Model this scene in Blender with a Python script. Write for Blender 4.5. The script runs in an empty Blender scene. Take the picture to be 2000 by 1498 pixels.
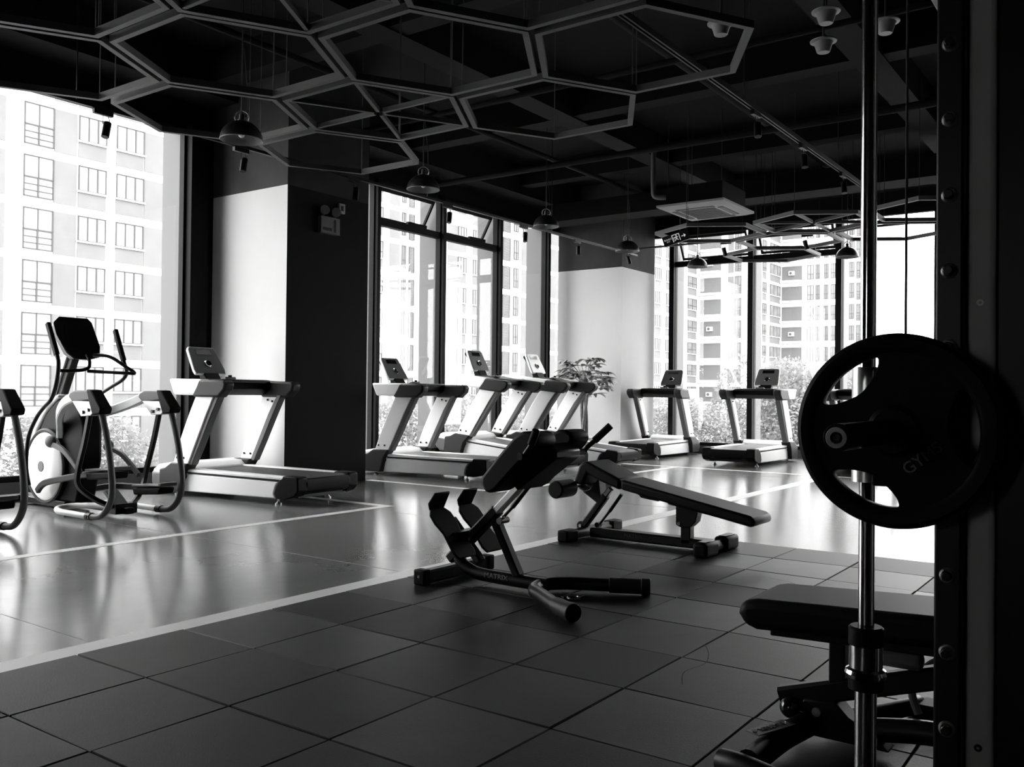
import bpy, bmesh, math, random
from mathutils import Vector, Matrix, Euler
rnd = random.Random(7)
SC = bpy.context.scene
COL = SC.collection
PI = math.pi

# ------------------------------------------------------------------ materials
def mat(name, c, rough=.5, metal=0, spec=.5, noise=None, bump=None, coat=0):
    m = bpy.data.materials.new(name); m.use_nodes = True
    nt = m.node_tree; b = nt.nodes['Principled BSDF']
    b.inputs['Base Color'].default_value = (c, c, c, 1)
    b.inputs['Roughness'].default_value = rough
    b.inputs['Metallic'].default_value = metal
    b.inputs['Specular IOR Level'].default_value = spec
    if coat: b.inputs['Coat Weight'].default_value = coat; b.inputs['Coat Roughness'].default_value = .05
    if noise or bump:
        tc = nt.nodes.new('ShaderNodeTexCoord')
    if noise:                                   # (scale, low, high): dust and wear that belongs to the surface
        n = nt.nodes.new('ShaderNodeTexNoise'); n.inputs['Scale'].default_value = noise[0]
        n.inputs['Detail'].default_value = 6; n.inputs['Roughness'].default_value = .6
        r = nt.nodes.new('ShaderNodeMapRange'); r.inputs['From Min'].default_value = .3; r.inputs['From Max'].default_value = .7
        r.inputs['To Min'].default_value = noise[1]; r.inputs['To Max'].default_value = noise[2]
        nt.links.new(tc.outputs['Object'], n.inputs['Vector']); nt.links.new(n.outputs['Fac'], r.inputs['Value'])
        nt.links.new(r.outputs['Result'], b.inputs['Base Color'])
    if bump:
        n2 = nt.nodes.new('ShaderNodeTexNoise'); n2.inputs['Scale'].default_value = bump[0]; n2.inputs['Detail'].default_value = 3
        bp = nt.nodes.new('ShaderNodeBump'); bp.inputs['Strength'].default_value = bump[1]; bp.inputs['Distance'].default_value = bump[2] if len(bump) > 2 else .002
        nt.links.new(tc.outputs['Object'], n2.inputs['Vector']); nt.links.new(n2.outputs['Fac'], bp.inputs['Height'])
        nt.links.new(bp.outputs['Normal'], b.inputs['Normal'])
    return m

M = {}
M['vinyl'] = mat('vinyl_floor', .2, .17, noise=(1.3, .17, .23), bump=(3.0, .08, .01), spec=.8)
M['line'] = mat('floor_tape', .8, .35)
M['rubber'] = mat('rubber_tile', .015, .48, noise=(2.6, .001, .009), bump=(160, .5, .0015), spec=.24)
M['rubber2'] = mat('worn_rubber_tile', .02, .46, noise=(3.4, .0015, .016), bump=(160, .5, .0015), spec=.32)
M['rubber3'] = mat('dark_rubber_tile', .01, .52, noise=(2.9, .0005, .006), bump=(160, .5, .0015), spec=.18)
M['under'] = mat('under_tiles', .004, .9)
M['ceil'] = mat('black_ceiling', .003, .85, spec=.1)
M['beam'] = mat('dark_beam', .0065, .8, spec=.1)
M['blackpaint'] = mat('black_wall_paint', .03, .8, noise=(1.5, .02, .04), spec=.2)
M['darkwall'] = mat('dark_wall', .006, .85, spec=.1)
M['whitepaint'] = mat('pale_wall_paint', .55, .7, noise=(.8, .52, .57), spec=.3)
M['pillarface'] = mat('charcoal_pillar_face', .012, .8, noise=(.8, .010, .014), spec=.08)  # near-black colour for the room-facing side of the first pillar
M['frame'] = mat('black_aluminium', .003, .6, spec=.1)
M['fin'] = mat('grey_aluminium', .09, .5, spec=.2)
M['bm'] = mat('black_powder_coat', .003, .4, spec=.2)
M['pad'] = mat('black_upholstery', .003, .5, spec=.1, bump=(300, .3, .0006))
M['bplast'] = mat('black_plastic', .003, .5, spec=.06)
M['gplast'] = mat('grey_plastic', .1, .45, spec=.2)
M['dgplast'] = mat('dark_grey_plastic', .025, .45, spec=.12)
M['silver'] = mat('silver_paint', .82, .4, .0)
M['wplast'] = mat('white_plastic', .85, .35)
M['chrome'] = mat('chrome', .75, .12, 1)
M['satin'] = mat('satin_chrome', .85, .28, 1)
M['steel'] = mat('brushed_steel', .45, .3, 1)
M['belt'] = mat('treadmill_belt', .045, .55, noise=(30, .035, .055), spec=.3)
M['screen'] = mat('dark_screen', .006, .12)
M['console'] = mat('console_face', .1, .4, spec=.15)
M['hex'] = mat('grey_light_frame', .08, .55, spec=.3)
M['hexin'] = mat('dark_diffuser', .05, .4)
M['cord'] = mat('black_cord', .01, .6)
M['lampout'] = mat('black_lamp_enamel', .015, .35)
M['lampin'] = mat('pale_lamp_lining', .22, .5)
M['bulb'] = mat('frosted_bulb', .85, .2)
M['fixture'] = mat('pale_fixture', .25, .5)
M['text'] = mat('white_lettering', .13, .5)
M['signlit'] = mat('backlit_sign_marks', .6, .5); _b = M['signlit'].node_tree.nodes['Principled BSDF']; _b.inputs['Emission Color'].default_value = (1, 1, 1, 1); _b.inputs['Emission Strength'].default_value = .45
M['dimtext'] = mat('dark_lettering', .006, .4)
M['sign'] = mat('dark_sign_face', .02, .3)
M['ext_white'] = mat('outside_white_wall', .6, .9, spec=.1)
M['ext_grey'] = mat('outside_grey_wall', .13, .9, noise=(.5, .12, .14), spec=.1)
M['ext_lgrey'] = mat('outside_light_grey_wall', .2, .9, spec=.1)
M['ext_dark'] = mat('outside_recess_shade', .11, .9, spec=.1)
M['ext_frame'] = mat('outside_window_frame', .07, .7, spec=.1)
M['ext_pane'] = mat('outside_curtained_pane', .2, .5, noise=(.35, .12, .28), spec=.2)
M['ext_dpane'] = mat('outside_dark_pane', .07, .4, noise=(.6, .09, .18), spec=.2)
M['ext_ground'] = mat('outside_ground', .25, .9)
M['tleaf'] = mat('tree_leaf', .12, .9, noise=(.5, .09, .16), spec=.05)
def leaf_mat(nm, lo, hi):
    m = bpy.data.materials.new(nm); m.use_nodes = True; nt = m.node_tree; nt.nodes.clear()
    o = nt.nodes.new('ShaderNodeOutputMaterial'); mx = nt.nodes.new('ShaderNodeMixShader'); mx.inputs[0].default_value = .45
    d = nt.nodes.new('ShaderNodeBsdfDiffuse'); t = nt.nodes.new('ShaderNodeBsdfTranslucent')
    tc = nt.nodes.new('ShaderNodeTexCoord'); n = nt.nodes.new('ShaderNodeTexNoise'); n.inputs['Scale'].default_value = .5
    r_ = nt.nodes.new('ShaderNodeMapRange'); r_.inputs['From Min'].default_value = .3; r_.inputs['From Max'].default_value = .7; r_.inputs['To Min'].default_value = lo; r_.inputs['To Max'].default_value = hi
    nt.links.new(tc.outputs['Object'], n.inputs['Vector']); nt.links.new(n.outputs['Fac'], r_.inputs['Value'])
    nt.links.new(r_.outputs['Result'], d.inputs['Color']); nt.links.new(r_.outputs['Result'], t.inputs['Color'])
    nt.links.new(d.outputs[0], mx.inputs[1]); nt.links.new(t.outputs[0], mx.inputs[2]); nt.links.new(mx.outputs[0], o.inputs[0]); return m
M['tleaf'] = leaf_mat('tree_leaf_translucent', .16, .24)
M['bark'] = mat('tree_bark', .12, .9)
M['pleaf'] = mat('pot_plant_leaf', .2, .5, noise=(4, .06, .42), spec=.3)
M['pstem'] = mat('pot_plant_stem', .11, .8, noise=(20, .08, .2))
M['pot'] = mat('white_pot', .6, .4)
M['soil'] = mat('soil', .03, .9)
M['greypost'] = mat('grey_post_coat', .42, .5, bump=(250, .3, .0006))

def glass_mat():
    m = bpy.data.materials.new('window_glass'); m.use_nodes = True
    nt = m.node_tree; nt.nodes.clear()
    o = nt.nodes.new('ShaderNodeOutputMaterial'); mx = nt.nodes.new('ShaderNodeMixShader')
    t = nt.nodes.new('ShaderNodeBsdfTransparent'); t.inputs[0].default_value = (.96, .96, .96, 1)
    g = nt.nodes.new('ShaderNodeBsdfGlossy'); g.inputs['Roughness'].default_value = .01
    lw = nt.nodes.new('ShaderNodeLayerWeight'); lw.inputs['Blend'].default_value = .5
    pw = nt.nodes.new('ShaderNodeMath'); pw.operation = 'POWER'; pw.inputs[1].default_value = 5
    ma = nt.nodes.new('ShaderNodeMath'); ma.operation = 'MULTIPLY_ADD'; ma.inputs[1].default_value = .9; ma.inputs[2].default_value = .03; ma.use_clamp = True
    nt.links.new(lw.outputs['Facing'], pw.inputs[0]); nt.links.new(pw.outputs[0], ma.inputs[0]); nt.links.new(ma.outputs[0], mx.inputs[0])
    nt.links.new(t.outputs[0], mx.inputs[1]); nt.links.new(g.outputs[0], mx.inputs[2])
    nt.links.new(mx.outputs[0], o.inputs[0]); return m
M['glass'] = glass_mat()

# ------------------------------------------------------------------ mesh helpers
class MB:
    def __init__(s, off=(0, 0, 0)):
        s.bm = bmesh.new(); s.off = Vector(off)
    def add(s, vs, fs, mi=0):
        v = [s.bm.verts.new(Vector(p) - s.off) for p in vs]
        for f in fs:
            try:
                q = s.bm.faces.new([v[i] for i in f]); q.material_index = mi
            except ValueError: pass
        return s
    def box(s, x0, x1, y0, y1, z0, z1, mi=0):
        return s.add([(x, y, z) for x in (x0, x1) for y in (y0, y1) for z in (z0, z1)],
                     [(0, 1, 3, 2), (4, 6, 7, 5), (0, 4, 5, 1), (2, 3, 7, 6), (0, 2, 6, 4), (1, 5, 7, 3)], mi)
    def obox(s, c, size, R=None, mi=0):
        R = R or Matrix.Identity(3); c = Vector(c)
        P = [c + R @ Vector((sx*size[0]/2, sy*size[1]/2, sz*size[2]/2)) for sx in (-1, 1) for sy in (-1, 1) for sz in (-1, 1)]
        return s.add(P, [(0, 1, 3, 2), (4, 6, 7, 5), (0, 4, 5, 1), (2, 3, 7, 6), (0, 2, 6, 4), (1, 5, 7, 3)], mi)
    def prism(s, prof, axis, a, b, mi=0):
        n = len(prof)
        mk = {'y': lambda p, t: (p[0], t, p[1]), 'x': lambda p, t: (t, p[0], p[1]), 'z': lambda p, t: (p[0], p[1], t)}[axis]
        return s.add([mk(p, a) for p in prof] + [mk(p, b) for p in prof],
                     [tuple(range(n)), tuple(range(2*n-1, n-1, -1))] + [(i, (i+1) % n, n+(i+1) % n, n+i) for i in range(n)], mi)
    def sweep(s, path, sec, up=None, mi=0):
        path = [Vector(p) for p in path]; n = len(path); rings = []
        upv = Vector(up) if up else None; prev = None
        for i, p in enumerate(path):
            t = (path[min(i+1, n-1)] - path[max(i-1, 0)]).normalized()
            if upv is not None: a = upv - t*upv.dot(t)
            elif prev is None:
                a = Vector((0, 0, 1)) if abs(t.z) < .9 else Vector((1, 0, 0)); a = a - t*a.dot(t)
            else: a = prev - t*prev.dot(t)
            a.normalize(); prev = a; b = t.cross(a)
            rings.append([p + a*q[1] + b*q[0] for q in sec])
        m = len(sec); vs = [v for r in rings for v in r]
        fs = [(i*m+j, i*m+(j+1) % m, (i+1)*m+(j+1) % m, (i+1)*m+j) for i in range(n-1) for j in range(m)]
        fs += [tuple(range(m-1, -1, -1)), tuple(range((n-1)*m, n*m))]
        return s.add(vs, fs, mi)
    def tube(s, path, r, n=12, sub=6, mi=0):
        return s.sweep(spl(path, sub) if len(path) > 2 else path, [(r*math.cos(2*PI*k/n), r*math.sin(2*PI*k/n)) for k in range(n)], mi=mi)
    def bar(s, path, w, h, up=(0, 0, 1), sub=6, mi=0, ch=None):
        c = min(w, h)*.18 if ch is None else ch
        a, b = w/2, h/2
        sec = [(-a+c, -b), (a-c, -b), (a, -b+c), (a, b-c), (a-c, b), (-a+c, b), (-a, b-c), (-a, -b+c)] if c else [(-a, -b), (a, -b), (a, b), (-a, b)]
        return s.sweep(spl(path, sub) if len(path) > 2 and sub > 1 else path, sec, up, mi)
    def cyl(s, p0, p1, r, r2=None, n=20, mi=0):
        p0, p1 = Vector(p0), Vector(p1); t = (p1-p0).normalized(); r2 = r if r2 is None else r2
        a = t.orthogonal().normalized(); b = t.cross(a)
        vs = [p0+(a*math.cos(2*PI*k/n)+b*math.sin(2*PI*k/n))*r for k in range(n)] + [p1+(a*math.cos(2*PI*k/n)+b*math.sin(2*PI*k/n))*r2 for k in range(n)]
        return s.add(vs, [tuple(range(n-1, -1, -1)), tuple(range(n, 2*n))] + [(k, (k+1) % n, n+(k+1) % n, n+k) for k in range(n)], mi)
    def lathe(s, prof, c, R=None, n=32, mi=0):
        R = R or Matrix.Identity(3); c = Vector(c); vs = []
        for r, z in prof:
            for k in range(n): vs.append(c + R @ Vector((r*math.cos(2*PI*k/n), r*math.sin(2*PI*k/n), z)))
        return s.add(vs, [(i*n+k, i*n+(k+1) % n, (i+1)*n+(k+1) % n, (i+1)*n+k) for i in range(len(prof)-1) for k in range(n)], mi)
    def ball(s, c, r, sc=(1, 1, 1), n=14, mi=0):
        pr = [(r*math.sin(PI*i/n), -r*math.cos(PI*i/n)) for i in range(n+1)]
        pr[0] = (r*.01, -r); pr[-1] = (r*.01, r)
        return s.lathe(pr, c, Matrix.Diagonal(Vector(sc)), 18, mi)
    def build(s, name, m, parent=None, bevel=0, seg=2, smooth=True, ang=35, dbl=False):
        if dbl: bmesh.ops.remove_doubles(s.bm, verts=s.bm.verts, dist=1e-5)
        bmesh.ops.recalc_face_normals(s.bm, faces=s.bm.faces)
        me = bpy.data.meshes.new(name); s.bm.to_mesh(me); s.bm.free()
        for q in (m if isinstance(m, (list, tuple)) else [m]): me.materials.append(M[q])
        if smooth:
            me.shade_smooth()
            me.set_sharp_from_angle(angle=math.radians(ang))
        o = bpy.data.objects.new(name, me); COL.objects.link(o)
        if parent: o.parent = parent
        if bevel:
            b = o.modifiers.new('bevel', 'BEVEL'); b.width = bevel; b.segments = seg; b.limit_method = 'ANGLE'; b.angle_limit = math.radians(40); b.harden_normals = False
        return o

def spl(pts, sub=6):
    P = [Vector(p) for p in pts]; out = []
    for i in range(len(P)-1):
        p0, p1, p2, p3 = P[max(i-1, 0)], P[i], P[i+1], P[min(i+2, len(P)-1)]
        for k in range(sub):
            t = k/sub
            out.append(.5*((2*p1)+(p2-p0)*t+(2*p0-5*p1+4*p2-p3)*t*t+(3*p1-p0-3*p2+p3)*t**3))
    out.append(P[-1]); return out

def tag(o, label=None, cat=None, group=None, kind=None):
    if label: o['label'] = label
    if cat: o['category'] = cat
    if group: o['group'] = group
    if kind: o['kind'] = kind
    return o
def thing(name, label, cat, loc=(0, 0, 0), rz=0, group=None):
    o = bpy.data.objects.new(name, None); COL.objects.link(o); o.location = loc; o.rotation_euler = (0, 0, rz)
    o.empty_display_size = .1
    return tag(o, label, cat, group)
def kids(o): return [c for c in bpy.data.objects if c.parent == o]
def copy_tree(o, parent=None):
    c = o.copy(); COL.objects.link(c); c.parent = parent
    for ch in kids(o): copy_tree(ch, c)
    return c
def struct(o): o['kind'] = 'structure'; return o
def rotm(e): return Euler(e).to_matrix()
def text(body, name, m, size, loc, rot, parent, ext=.0008, align='CENTER', sx=1):
    cu = bpy.data.curves.new(name, 'FONT'); cu.body = body; cu.size = size; cu.extrude = ext; cu.align_x = align; cu.align_y = 'CENTER'
    t = bpy.data.objects.new(name, cu); COL.objects.link(t)
    dg = bpy.context.evaluated_depsgraph_get()
    me = bpy.data.meshes.new_from_object(t.evaluated_get(dg)); bpy.data.objects.remove(t)
    me.materials.clear(); me.materials.append(M[m]); me.name = name
    o = bpy.data.objects.new(name, me); COL.objects.link(o); o.parent = parent; o.location = loc
    o.rotation_euler = rot; o.scale = (sx, 1, 1)
    return o

WX, WY = -9.4, 15.95          # window planes: left wall x, back wall y
WZ0, WZ1, TZ = .17, 4.16, 3.6 # sill, head, transom heights
# ------------------------------------------------------------------ camera
Hc = 1.0935
r = Vector((.812, .584, .011)); fw = Vector((-.5840, .8116, .010288))
PIc, RO, YA = .010288, .0106746, .947374
Rw = Matrix(((math.sin(YA), -math.cos(YA), 0), (math.cos(YA), math.sin(YA), 0), (0, 0, 1)))
f0 = Vector((0, math.cos(PIc), math.sin(PIc))); u0 = Vector((0, -math.sin(PIc), math.cos(PIc))); r0 = Vector((1, 0, 0))
rr = Rw @ (math.cos(RO)*r0 + math.sin(RO)*u0); uu = Rw @ (-math.sin(RO)*r0 + math.cos(RO)*u0); ff = Rw @ f0
cd = bpy.data.cameras.new('camera'); cam = bpy.data.objects.new('camera', cd); COL.objects.link(cam)
cd.sensor_width = 36; cd.lens = 1760.9/2000*36; cd.clip_start = .05; cd.clip_end = 600
cam.matrix_world = Matrix(((rr.x, uu.x, -ff.x, 0), (rr.y, uu.y, -ff.y, 0), (rr.z, uu.z, -ff.z, Hc), (0, 0, 0, 1)))
SC.camera = cam

# ------------------------------------------------------------------ world
w = bpy.data.worlds.new('overcast_sky'); SC.world = w; w.use_nodes = True
bg = w.node_tree.nodes['Background']; bg.inputs['Color'].default_value = (1, 1, 1, 1); bg.inputs['Strength'].default_value = 12.0
SC.view_settings.view_transform = 'Standard'; SC.view_settings.look = 'None'
SC.view_settings.exposure = 0; SC.view_settings.gamma = 1
SC.cycles.max_bounces = 8; SC.cycles.diffuse_bounces = 4; SC.cycles.glossy_bounces = 4; SC.cycles.transparent_max_bounces = 12
SC.cycles.use_denoising = True
SC.cycles.sample_clamp_indirect = 6

# ------------------------------------------------------------------ room shell
RX0, RX1, RY0, RY1, CZ = WX, 3.2, -7.4, WY, 5.0
struct(MB().box(RX0-.3, RX1+.2, RY0-.2, RY1+.3, -.25, -.012).build('floor', 'vinyl', smooth=False))
struct(MB().box(RX0-.6, RX1+.2, RY0-.2, RY1+.6, CZ, CZ+.3).build('ceiling', 'ceil', smooth=False))
struct(MB().box(RX1, RX1+.2, RY0-.2, RY1+.2, -.012, CZ).build('wall_right', 'darkwall', smooth=False))
wa, wb, wc, wd_ = -2.9, -1.7, 1.5, 2.5
m = MB(); m.box(RX0-.2, wa, RY0-.2, RY0, -.012, CZ); m.box(wb, RX1, RY0-.2, RY0, -.012, CZ); m.box(wa, wb, RY0-.2, RY0, -.012, wc); m.box(wa, wb, RY0-.2, RY0, wd_, CZ)
struct(m.build('wall_front', 'darkwall', smooth=False))
m = MB(); m.box(wa, wa+.05, RY0-.1, RY0+.02, wc, wd_); m.box(wb-.05, wb, RY0-.1, RY0+.02, wc, wd_); m.box(wa+.05, wb-.05, RY0-.1, RY0+.02, wc, wc+.05); m.box(wa+.05, wb-.05, RY0-.1, RY0+.02, wd_-.05, wd_)
fw_ = struct(m.build('window_20', 'frame')); m = MB(); m.box(wa+.05, wb-.05, RY0-.06, RY0-.054, wc+.05, wd_-.05); m.build('glass_pane', 'glass', fw_, smooth=False)  # window added in the unseen wall to light the grey post
m = MB(); m.box(WX-.25, WX, RY0, WY+.25, WZ1+.06, CZ); m.box(WX-.25, WX, RY0, -.42, -.012, WZ1+.06)
struct(m.build('wall_left', 'darkwall', smooth=False))
m = MB(); m.box(WX, RX1, WY, WY+.25, WZ1+.06, CZ); m.box(0.6, RX1, WY, WY+.25, -.012, WZ1+.06)
struct(m.build('wall_back', 'darkwall', smooth=False))
# curbs under the glazing
m = MB(); m.box(WX-.25, WX+.03, RY0, WY+.25, -.012, .14)
struct(m.build('baseboard_left', 'fin', bevel=.004))
m = MB(); m.box(WX+.03, .6, WY-.03, WY+.25, -.012, .14)
struct(m.build('baseboard_back', 'fin', bevel=.004))
# pillars with a dark upper band
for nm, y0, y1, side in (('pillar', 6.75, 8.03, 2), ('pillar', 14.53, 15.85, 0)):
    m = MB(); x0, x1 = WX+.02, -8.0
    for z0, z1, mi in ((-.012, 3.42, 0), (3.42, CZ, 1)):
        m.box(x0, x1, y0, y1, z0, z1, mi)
    o = m.build('wall_pillar', ['whitepaint', 'blackpaint', 'pillarface'], smooth=False); struct(o)
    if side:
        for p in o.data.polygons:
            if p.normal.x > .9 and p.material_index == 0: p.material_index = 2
# ceiling beams
m = MB()
for x in (-6.26, -2.5): m.box(x-.16, x+.16, RY0, WY, 4.62, CZ)
for y in (9.9, 12.7, 6.5, 2.6, -2): m.box(WX, RX1, y-.13, y+.13, 4.64, CZ)
m.box(WX, WX+.5, RY0, WY, WZ1+.34, CZ); m.box(WX, RX1, WY-.5, WY, WZ1+.38, CZ)
struct(m.build('ceiling_beam', 'beam', smooth=False))

# window bays
def bay(n, side, a, b, transom, sill=WZ0):
    """side 'L': plane x=WX, a..b along y; 'B': plane y=WY, a..b along x"""
    L = side == 'L'
    def bx(m, s0, s1, d0, d1, z0, z1):        # s along wall, d outward depth
        if L: m.box(WX-d1, WX-d0, s0, s1, z0, z1)
        else: m.box(s0, s1, WY+d0, WY+d1, z0, z1)
    m = MB(); t = .03
    bx(m, a, b, -.03, .06, .14, sill+.03); bx(m, a, b, -.03, .06, WZ1-.02, WZ1+.06)
    bx(m, a, a+t, -.03, .06, sill+.03, WZ1-.02); bx(m, b-t, b, -.03, .06, sill+.03, WZ1-.02)
    if transom: bx(m, a+t, b-t, -.04, .06, TZ-.05, TZ+.05)
    f = struct(m.build('window_%d' % n, 'frame', bevel=.003))
    z1 = TZ-.05 if transom else WZ1-.02
    g = MB(); bx(g, a+t, b-t, .012, .018, sill+.03, z1); g.build('glass_pane', 'glass', f, smooth=False)
    m = MB(); bx(m, b-.02, b+.05, .07, .42, .14, WZ1+.06); m.build('outer_fin', 'fin', f, bevel=.006)
    if transom:                                # top-hung sash tilted outward
        h = WZ1-.02-(TZ+.05); an = math.radians(30); W = b-a-2*t-.1; mid = (a+b)/2-.03
        if L: M3 = Matrix(((math.cos(an), 0, math.sin(an)), (0, 1, 0), (-math.sin(an), 0, math.cos(an))))
        else: M3 = Matrix(((0, -math.cos(an), -math.sin(an)), (1, 0, 0), (0, -math.sin(an), math.cos(an))))
        piv = Vector((WX-.03, mid, WZ1-.03)) if L else Vector((mid, WY+.03, WZ1-.03))
        fr = MB(); gl = MB()
        def lb(mm, y0, y1, z0, z1, th):        # sash local: y along wall, z down from hinge
            c = Vector((0, (y0+y1)/2, (z0+z1)/2))
            if L: P = piv + M3 @ c; Rm = M3
            else:
                Rm = Matrix(((0, 1, 0), (math.cos(an), 0, -math.sin(an)), (math.sin(an), 0, math.cos(an))))
                P = piv + Rm @ c
            mm.obox(P, (th, abs(y1-y0), abs(z1-z0)), Rm)
        H = h*.98
        lb(fr, -W/2, W/2, -.045, 0, .04); lb(fr, -W/2, W/2, -H, -H+.045, .04)
        lb(fr, -W/2, -W/2+.035, -H+.045, -.045, .04); lb(fr, W/2-.035, W/2, -H+.045, -.045, .04)
        lb(gl, -W/2+.035, W/2-.035, -H+.045, -.045, .006)
        s = fr.build('vent_sash', 'frame', f, bevel=.003); gl.build('vent_glass', 'glass', s, smooth=False)
        op = MB()
        if L: op.box(WX+.0, WX+.05, mid-.05, mid+.38, TZ+.05, TZ+.1)
        else: op.box(mid-.05, mid+.4, WY-.05, WY, TZ+.05, TZ+.1)
        op.build('chain_opener', 'frame', f, bevel=.004)
    return f
n = 1
for a, b, t in ((-.4, 2.95, 0), (3.0, 6.38, 0), (8.06, 9.55, 0), (9.6, 11.05, 1), (11.1, 12.58, 1), (12.63, 14.1, 0), (14.15, 15.9, 0)):
    bay(n, 'L', a, b, t); n += 1
for a, b, t in ((-9.38, -7.67, 0), (-7.62, -6.1, 1), (-6.05, -4.53, 1), (-4.48, -2.96, 0), (-2.91, -1.4, 1), (-1.35, .55, 0)):
    bay(n, 'B', a, b, t); n += 1
# wide mullion beside the first pillar and slim mullions between bays
m = MB(); m.box(WX-.12, WX+.14, 6.38, 6.62, .14, WZ1+.06); m.box(WX-.1, WX+.06, 6.64, 6.74, .14, WZ1+.06)
for y in (2.975, 9.575, 11.075, 12.605, 14.125): m.box(WX-.06, WX+.09, y-.035, y+.035, .14, WZ1+.06)
struct(m.build('window_mullion_left', 'frame', bevel=.004))
m = MB()
for x in (-7.645, -6.075, -4.505, -2.935, -1.375): m.box(x-.05, x+.05, WY-.1, WY+.06, .14, WZ1+.06)
m.box(WX, WX+.12, WY-.1, WY, .14, WZ1+.06)
struct(m.build('window_mullion_back', 'frame', bevel=.004))

# rubber tiles
m = MB(); gx0, gy1, s = -3.615, 6.479, .5
for i in range(14):
    for j in range(27):
        x0 = gx0+i*s; y1 = gy1-j*s; y0 = y1-s
        if x0 > 3.1 or y0 < RY0: continue
        g, c = .003+.002*rnd.random(), .0015; t = [rnd.uniform(-.0022, .0012) for _ in range(4)]
        xa, xb, ya, yb = x0+g, x0+s-g, y0+g, y1-g
        vs = [(xa, ya, -.012), (xb, ya, -.012), (xb, yb, -.012), (xa, yb, -.012),
              (xa, ya, -.004), (xb, ya, -.004), (xb, yb, -.004), (xa, yb, -.004),
              (xa+c, ya+c, t[0]), (xb-c, ya+c, t[1]), (xb-c, yb-c, t[2]), (xa+c, yb-c, t[3])]
        m.add(vs, [(8, 9, 10, 11)] + [(k, (k+1) % 4, 4+(k+1) % 4, 4+k) for k in range(4)] + [(4+k, 4+(k+1) % 4, 8+(k+1) % 4, 8+k) for k in range(4)], rnd.choice((0, 0, 1, 2)))
struct(m.build('floor_rubber_tiles', ['rubber', 'rubber2', 'rubber3'], smooth=False))
struct(MB().box(gx0+.003, RX1-.01, RY0+.01, gy1-.003, -.0118, -.0105).build('floor_rubber_base', 'under', smooth=False))
# white lines on the vinyl
m = MB(); z0, z1 = -.012, -.0105
m.box(-3.775, -3.62, RY0, 12.72, z0, z1)
m.box(-6.1, -6.0, 0, 6.42, z0, z1); m.box(-8.0, -6.1, 6.32, 6.42, z0, z1)
m.box(-8.0, -6.05, 8.05, 8.15, z0, z1); m.box(-6.05, -5.95, 8.05, 12.62, z0, z1); m.box(-8, 1.5, 12.62, 12.72, z0, z1)
struct(m.build('floor_line', 'line', smooth=False))
m = MB()
for k in range(9): m.box(WX+.05, -3.8, .15+k*1.98, .154+k*1.98, -.012, -.0112)
struct(m.build('floor_seam', 'fixture', smooth=False))
# hairline cracks worn into two of the rubber tiles
m = MB()
for P in ([(-1.62, 3.72), (-1.55, 3.6), (-1.5, 3.45), (-1.52, 3.3), (-1.46, 3.15)], [(-1.9, 5.3), (-1.75, 5.25), (-1.6, 5.1), (-1.5, 5.02)]):
    Q = spl([(x, y, .0015) for x, y in P], 5)
    m.sweep(Q, [(-.002, 0), (0, .0004), (.002, 0)], up=(0, 0, 1))
struct(m.build('floor_tile_crack', 'under', smooth=False))

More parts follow.
